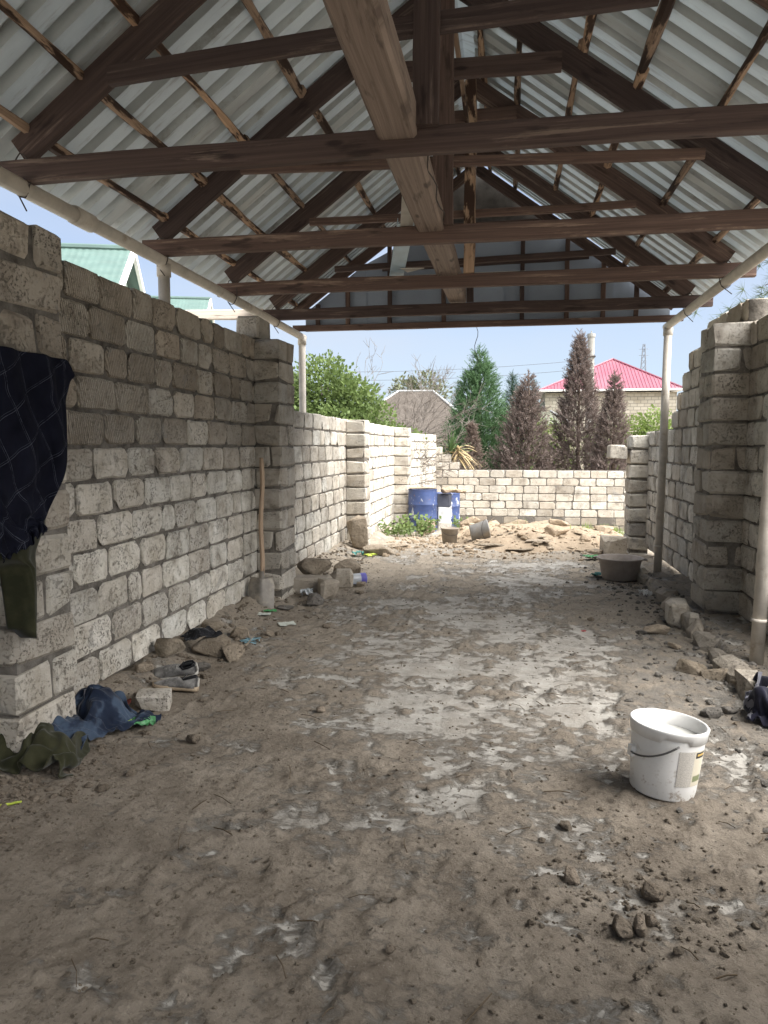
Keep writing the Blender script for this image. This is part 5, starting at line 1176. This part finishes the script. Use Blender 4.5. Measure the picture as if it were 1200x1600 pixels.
# yucca
MYUC = mat_leaf('yucca_green', (.05, .10, .035), (.12, .19, .07), .15); MYUD = mat_leaf('yucca_dry', (.36, .27, .13), (.58, .46, .27), .2)
yc = thing('yucca_plant', 'yucca with green blades and straw coloured dead leaves beside the wall steps', 'plant', (-1.45, 19.75, -.3))
def straps(mat, n, lo, hi, L, seed, name, droop, cx=0):
    r = random.Random(seed); 
    for i in range(n):
        a = r.uniform(0, 2 * pi); el = r.uniform(lo, hi); l = L * r.uniform(.7, 1.15); p = Vector((cx, 0, 1.65 + r.uniform(-.15, .1))); d = Vector((cos(a) * cos(el), sin(a) * cos(el), sin(el))); s = Vector((-sin(a), cos(a), 0)); V = []; F = []
        for k in range(5):
            f = k / 4; w_ = .026 * (1 - f ** 1.5) + .002; q = p + d * l * f + Vector((0, 0, -droop * l * f * f)); V += [q - s * w_, q + s * w_ + Vector((0, 0, .008))]
            if k: b = len(V) - 4; F.append((b, b + 1, b + 3, b + 2))
        obj(name, mk(name, V, F, mat), yc)
straps(MYUC, 34, .3, 1.45, .62, 1, 'green_leaf', .12, -.12); straps(MYUD, 46, -1.1, .9, .66, 2, 'dry_leaf', .45, .08)
mb = MB(); mb.tube([(0, 0, -.3), (.03, 0, .8), (0, 0, 1.65)], [.10, .09, .08], 8); mb.build('trunk', MBARK, yc, True)
# pine beyond the right wall
g = np.random.default_rng(31); pt = thing('pine_tree', 'pine tree with long needles overhanging the top of the right wall', 'tree', (5.6, 12.6, 0))
mb = MB(); mb.tube([(0, 0, -.1), (.05, 0, 2.5), (0, 0, 5.4)], [.16, .13, .05], 9)
Ps = []
for k in range(46):
    a = g.uniform(0, 2 * pi); z0_ = g.uniform(2.6, 5.2); l = g.uniform(1.3, 2.3) * (1.15 - .12 * (z0_ - 2.6))
    e = Vector((cos(a) * l, sin(a) * l, z0_ + g.uniform(-.5, .35))); m_ = Vector((cos(a) * l * .5, sin(a) * l * .5, z0_ + .1)); mb.tube([(0, 0, z0_ - .2), m_, e], [.035, .022, .008], 5)
    for q in range(15):
        f = g.uniform(.45, 1.05); c = m_.lerp(e, max(0, (f - .5) * 2)) + Vector(g.normal(0, .16, 3)); Ps.append((*c, cos(a), sin(a)))
mb.build('trunk', MBARKG, pt, True)
Ps = np.array(Ps); nP = len(Ps); nn = 26; tri = []
for i in range(nn):
    D = unit(np.stack([Ps[:, 3], Ps[:, 4], np.full(nP, .2)], -1) * .5 + g.normal(size=(nP, 3)) * .75); w_ = unit(np.cross(D, g.normal(size=(nP, 3)))) * .0045
    tri.append(np.stack([Ps[:, :3] - w_, Ps[:, :3] + w_, Ps[:, :3] + D * g.uniform(.13, .24, (nP, 1))], 1))
tris_mesh('crown', np.concatenate(tri), mat_leaf('pine_needles', (.075, .105, .055), (.17, .21, .13), .2), pt)
# weeds
def weed(name, label, x, y, n, h, seed, mat, wd=.035, cat='plant', rr=.16):
    r = random.Random(seed); t = thing(name, label, cat, (x, y, top_z(x, y) - .01)); lf = MB(); stm = MB()
    for i in range(n):
        a = r.uniform(0, 2 * pi); l = h * r.uniform(.5, 1.1); b = Vector((cos(a), sin(a), 0)) * r.random() * rr; d = Vector((cos(a) * r.uniform(.2, .9), sin(a) * r.uniform(.2, .9), 1)).normalized(); tip = b + d * l
        stm.tube([b, b + d * l * .5, tip], .004, 4)
        for k in range(7):
            q = b.lerp(tip, .3 + .7 * k / 6); u = Vector((r.gauss(0, 1), r.gauss(0, 1), r.gauss(.35, .4))).normalized(); s = u.orthogonal().normalized() * wd; L = wd * 2.6
            lf.add([q, q + u * L * .5 + s, q + u * L, q + u * L * .5 - s], [(0, 1, 2), (0, 2, 3)])
    lf.build('leaves', mat, t); stm.build('stem', mat, t); return t
weed('weed_plant', 'green leafy weed growing at the foot of the blue drum', -1.72, 13.3, 30, .40, 1, MLG, .035, rr=.26)
weed('weed_plant', 'smaller green weed left of the drum foot weed', -2.0, 12.9, 16, .28, 2, MLG, .03)
weed('weed_plant', 'green weed at the right of the box stack by the drums', -1.0, 15.6, 16, .30, 3, MLG, .025)
def grass(label, x0, x1, y0, y1, n, h, seed):
    g = np.random.default_rng(seed); x = g.uniform(x0, x1, n); y = g.uniform(y0, y1, n); z = np.maximum(ground_z(x, y), heap_z(x, y)) - .01; k = fbm(x, y, 1.6, 2, .5, seed) > .5; x, y, z = x[k], y[k], z[k]; n = len(x)
    th = g.uniform(0, 2 * pi, n); D = np.stack([np.cos(th) * .35, np.sin(th) * .35, np.ones(n)], -1) * (h * g.uniform(.5, 1.2, n))[:, None]; W = np.stack([-np.sin(th), np.cos(th), np.zeros(n)], -1) * .008; P = np.stack([x, y, z], -1)
    o = tris_mesh('grass', np.stack([P - W, P + W, P + D], 1), MLY, None); tag(o, label, 'grass', kind='stuff')
grass('short green grass sprouting by the short pillar near the far wall', 1.2, 2.4, 12.5, 17.5, 2600, .14, 5)
grass('thin green grass before the far wall behind the pails', -1.4, .4, 15, 18.6, 1800, .14, 6)

# ------------------------------------------------------------------ houses and masts
def mat_brick():
    m = Mat('far_block_wall', .95, .1); P = m.pos()
    nd = m.t.nodes.new('ShaderNodeTexBrick'); m.put(nd.inputs['Vector'], m.map(P, (1, 1, 1), (radians(-90), 0, 0)))
    nd.inputs['Scale'].default_value = 1; nd.inputs['Mortar Size'].default_value = .018; nd.inputs['Brick Width'].default_value = .42; nd.inputs['Row Height'].default_value = .21; nd.inputs['Bias'].default_value = -.2
    for k, c in (('Color1', (.42, .385, .31, 1)), ('Color2', (.32, .29, .23, 1)), ('Mortar', (.20, .185, .155, 1))): nd.inputs[k].default_value = c
    c = m.mix(m.step(m.noise(P, 1.2, 5), .45, .7), nd.outputs[0], m.mix(1.0, nd.outputs[0], (.82, .8, .76), 'MULTIPLY'))
    return m.done(c, None, m.bump(nd.outputs[1], -.6, .02))
MFAR = mat_brick(); MWHITE = mat_plain('white_trim', (.70, .70, .68), .6, .3, .08, 5, .05)
def ribbed_face(eL, eR, pk, pitch, hgt, nrm):
    """triangular roof face with ribs running up the slope"""
    eL, eR, pk = Vector(eL), Vector(eR), Vector(pk); W = (eR - eL).length; ax = (eR - eL) / W; foot = (pk - eL).dot(ax); upv = pk - (eL + ax * foot); n = ax.cross(upv).normalized(); n = n if n.z > 0 else -n; V = []; F = []
    k = 0; us = []
    while k * pitch < W: us += [(k * pitch, 0), (k * pitch + pitch * .62, 0), (k * pitch + pitch * .72, hgt), (k * pitch + pitch * .9, hgt)]; k += 1
    us = [(min(u, W), h) for u, h in us] + [(W, 0)]
    for u, h in us:
        f = u / foot if u < foot else (W - u) / (W - foot); f = max(0, min(1, f)); V += [eL + ax * u + n * h, eL + ax * u + upv * f + n * h]
    for i in range(len(us) - 1): F.append((2*i, 2*i + 2, 2*i + 3, 2*i + 1))
    return V, F
MPINK = mat_plain('pink_red_roof', (.23, .065, .092), .42, .5, .10, .7, .02, ((.25, .10, .125), .7, .46))
ph_ = thing('stone_house', 'stone block house under a pink red ribbed metal hip roof', 'house', (6.3, 48, -.7))
ez, pz = 5.75, 8.10; hw, hd = 4.45, 4.2; pkx = .62
mb = MB(); mb.box((0, hd, ez / 2 - .1), (2 * hw - .8, 2 * hd - .8, ez - .1)); mb.build('wall', MFAR, ph_)
rf = MB(); pk = (pkx, hd, pz)
for a, b_ in (((-hw, 0, ez), (hw, 0, ez)), ((hw, 0, ez), (hw, 2 * hd, ez)), ((hw, 2 * hd, ez), (-hw, 2 * hd, ez)), ((-hw, 2 * hd, ez), (-hw, 0, ez))): rf.add(*ribbed_face(a, b_, pk, .21, .035, None))
ro = rf.build('roof', MPINK, ph_)
for a in ((-hw, 0), (hw, 0), (hw, 2 * hd), (-hw, 2 * hd)): mb = MB(); mb.tube([(a[0], a[1], ez + .02), (pkx, hd, pz + .04)], .07, 6); mb.build('hip_cap', MPINK, ro)
mb = MB(); mb.tube([(-hw, -.02, ez - .03), (hw, -.02, ez - .03)], .07, 6); mb.tube([(-hw, -.02, ez - .03), (-hw, 2 * hd, ez - .03)], .07, 6); mb.build('gutter', MWHITE, ph_)
mb = MB(); mb.box((0, hd, ez - .04), (2 * hw - .15, 2 * hd - .15, .03)); mb.build('soffit', MWHITE, ph_)
def mat_tile(name, a, b, sc=(1, 1, 1)):
    m = Mat(name, .8, .2); P = m.pos(); c = m.ramp(m.noise(P, 2.5, 7, .7), [(.3, a), (.7, b)]); wv = m.wave(P, 3.2, .3, 1, 1, 'Z'); c = m.mix(m.math('MULTIPLY', m.step(wv, .75, .95), .35), c, tuple(x * .5 for x in a)); return m.done(c, None, m.bump(wv, .4, .03))
MRIDGE = mat_plain('pale_ridge', (.40, .40, .39), .7, .2, .12, 5, .05)
def hip_house(label, x, y, z0, hw, hd, ez, rz_, rh, mroof, mwall, trim=True):
    t = thing('hip_roof_house', label, 'house', (x, y, z0)); mb = MB(); mb.box((0, hd, ez / 2), (2 * hw - .6, 2 * hd - .6, ez)); mb.build('wall', mwall, t)
    E = [(-hw, 0, ez), (hw, 0, ez), (hw, 2 * hd, ez), (-hw, 2 * hd, ez)]; A, B = (-rh, hd, rz_), (rh, hd, rz_)
    mb = MB(); mb.add(E + [A, B] + [(p[0], p[1], p[2] - .12) for p in E], [(0, 1, 5, 4), (1, 2, 5), (2, 3, 4, 5), (3, 0, 4), (6, 9, 8, 7), (0, 6, 7, 1), (1, 7, 8, 2), (2, 8, 9, 3), (3, 9, 6, 0)]); r_ = mb.build('roof', mroof, t)
    if trim:
        for p, q in ((A, B), (A, E[0]), (B, E[1]), (B, E[2]), (A, E[3])): mb = MB(); mb.tube([Vector(p) + Vector((0, 0, .05)), Vector(q) + Vector((0, 0, .03))], .075, 6); mb.build('ridge_cap', MRIDGE, r_)
    return t
MTHA = mat_tile('brown_roof', (.065, .054, .045), (.115, .098, .082)); MOLR = mat_tile('olive_roof', (.13, .135, .10), (.21, .215, .165)); MRED = mat_plain('pale_plaster', (.38, .32, .26), .9, .1, .15, 2, .2)
hip_house('house with a brown hip roof edged in white ridge caps, behind the bare shrubs', -7.05, 50.0, -.5, 5.6, 5.0, 2.6, 6.12, 1.30, MTHA, MRED)
hip_house('low house with a dull olive hip roof behind the dead cypresses', 1.15, 46.5, -.5, 2.6, 3.6, 3.4, 4.95, .5, MOLR, MRED)
# green metal tile roofs on the left
MGT = mat_plain('green_metal_tile', (.085, .135, .118), .45, .5, .12, 2, .05)
MGW = mat_plain('pale_green_wall', (.36, .46, .40), .9, .1, .08, 2, .1)
def tile_house(label, xg, yr, zr, run, slope, length, z0=0.0):
    t = thing('green_roof_house', label, 'house', (xg, yr, z0), radians(17)); zr -= z0; e = run; ezz = zr - run * slope
    NXs, NYs = int(length / .06), int(run / .045); X = np.linspace(-length, 0, NXs); Y = np.linspace(0, run, NYs); XX, YY = np.meshgrid(X, Y)
    stp = (YY / .35) % 1.0; ZZ = zr - YY * slope + .022 * np.abs(np.sin(XX / .19 * pi)) ** .7 + .03 * stp
    for sg, nm in ((-1, 'roof'), (1, 'roof')): obj('roof', mk('roof', np.stack([XX, sg * YY, ZZ], -1).reshape(-1, 3), grid_faces(NXs, NYs), MGT, True), t)
    mb = MB(); mb.tube([(-length, 0, zr + .05), (.04, 0, zr + .05)], .09, 7); mb.build('ridge_cap', MGT, t)
    for sg in (-1, 1):
        mb = MB(); n_ = 1; mb.add([(.0, 0, zr + .06), (.0, sg * run, ezz + .06), (.0, sg * run, ezz - .14), (.0, 0, zr - .16), (.10, 0, zr + .06), (.10, sg * run, ezz + .06), (.10, sg * run, ezz - .14), (.10, 0, zr - .16)], [(0,1,2,3),(4,7,6,5),(0,4,5,1),(1,5,6,2),(2,6,7,3),(3,7,4,0)]); mb.build('bargeboard', MWHITE, t)
    mb = MB(); w_ = run - .4; zw = zr - w_ * slope
    mb.add([(-.35, -w_, 0), (-.35, w_, 0), (-.35, w_, zw - .1), (-.35, 0, zr - .12), (-.35, -w_, zw - .1), (-length, -w_, 0), (-length, w_, 0), (-length, w_, zw - .1), (-length, 0, zr - .12), (-length, -w_, zw - .1)], [(0,1,2,3,4),(5,9,8,7,6),(0,4,9,5),(1,6,7,2)]); mb.build('wall', MGW, t)
tile_house('house with a green metal tile gable roof seen above the tall left wall', -10.85, 20.0, 7.15, 3.6, .78, 8.0)
tile_house('farther house with a green tile roof low behind the left roof post', -17.0, 40.0, 9.85, 4.0, .72, 6.5)
# concrete pole and lattice mast
up_ = thing('utility_pole', 'grey concrete utility pole in front of the pink roof', 'pole', (3.34, 32, -.5))
MCON = mat_plain('pole_concrete', (.30, .29, .265), .9, .15, .15, 4, .3)
mb = MB(); mb.tube([(0, 0, -.2), (0, 0, 6.68)], [.19, .14], 12); mb.build('shaft', MCON, up_)
mb = MB(); mb.tube([(0, 0, 6.56), (0, 0, 6.7)], [.17, .17], 12); mb.tube([(0, 0, 6.7), (0, 0, 6.82)], [.03, .02], 6); mb.build('cap', MCON, up_)
mb = MB(); mb.tube([(-.13, 0, 5.75), (-.28, 0, 5.72), (-.34, 0, 5.85)], .02, 6); mb.box((.0, 0, 5.75), (.36, .36, .05)); mb.build('bracket', MWIRE, up_)
MST = mat_plain('mast_steel', (.20, .22, .25), .6, .3, .1, 1, 0)
mast = thing('lattice_mast', 'thin steel lattice mast far behind the pink roof', 'mast', (51.3, 300, 0)); H_ = 41.2; mb = MB(); br2 = MB()
def mw(z): return 2.6 - 2.25 * z / H_
for sx, sy in ((-1, -1), (1, -1), (1, 1), (-1, 1)): mb.tube([(sx * mw(0), sy * mw(0), 0), (sx * mw(H_), sy * mw(H_), H_)], .13, 4)
z = 0
while z < H_ - 1:
    z2 = min(z + 2.2, H_)
    for p, q in (((-1, -1), (1, -1)), ((1, -1), (-1, -1)), ((-1, 1), (1, 1)), ((1, -1), (1, 1)), ((-1, 1), (-1, -1))): br2.tube([(p[0] * mw(z), p[1] * mw(z), z), (q[0] * mw(z2), q[1] * mw(z2), z2)], .08, 3)
    z = z2
for zz in (39.2, 36.8): br2.tube([(-1.8, 0, zz), (1.8, 0, zz)], .12, 4)
mb.build('leg', MST, mast); br2.build('bracing', MST, mast)
for z_, lb in ((4.95, 'upper'), (4.55, 'lower')):
    pts = [(-14 + i * 1.75, 34 + .02 * i, z_ + .55 * ((i - 5) / 5) ** 2 * .6 + .01 * i) for i in range(11)]
    tag(wire(pts, .007, 'power_cable'), lb + ' thin power cable sagging across the sky left of the pole', 'cable')
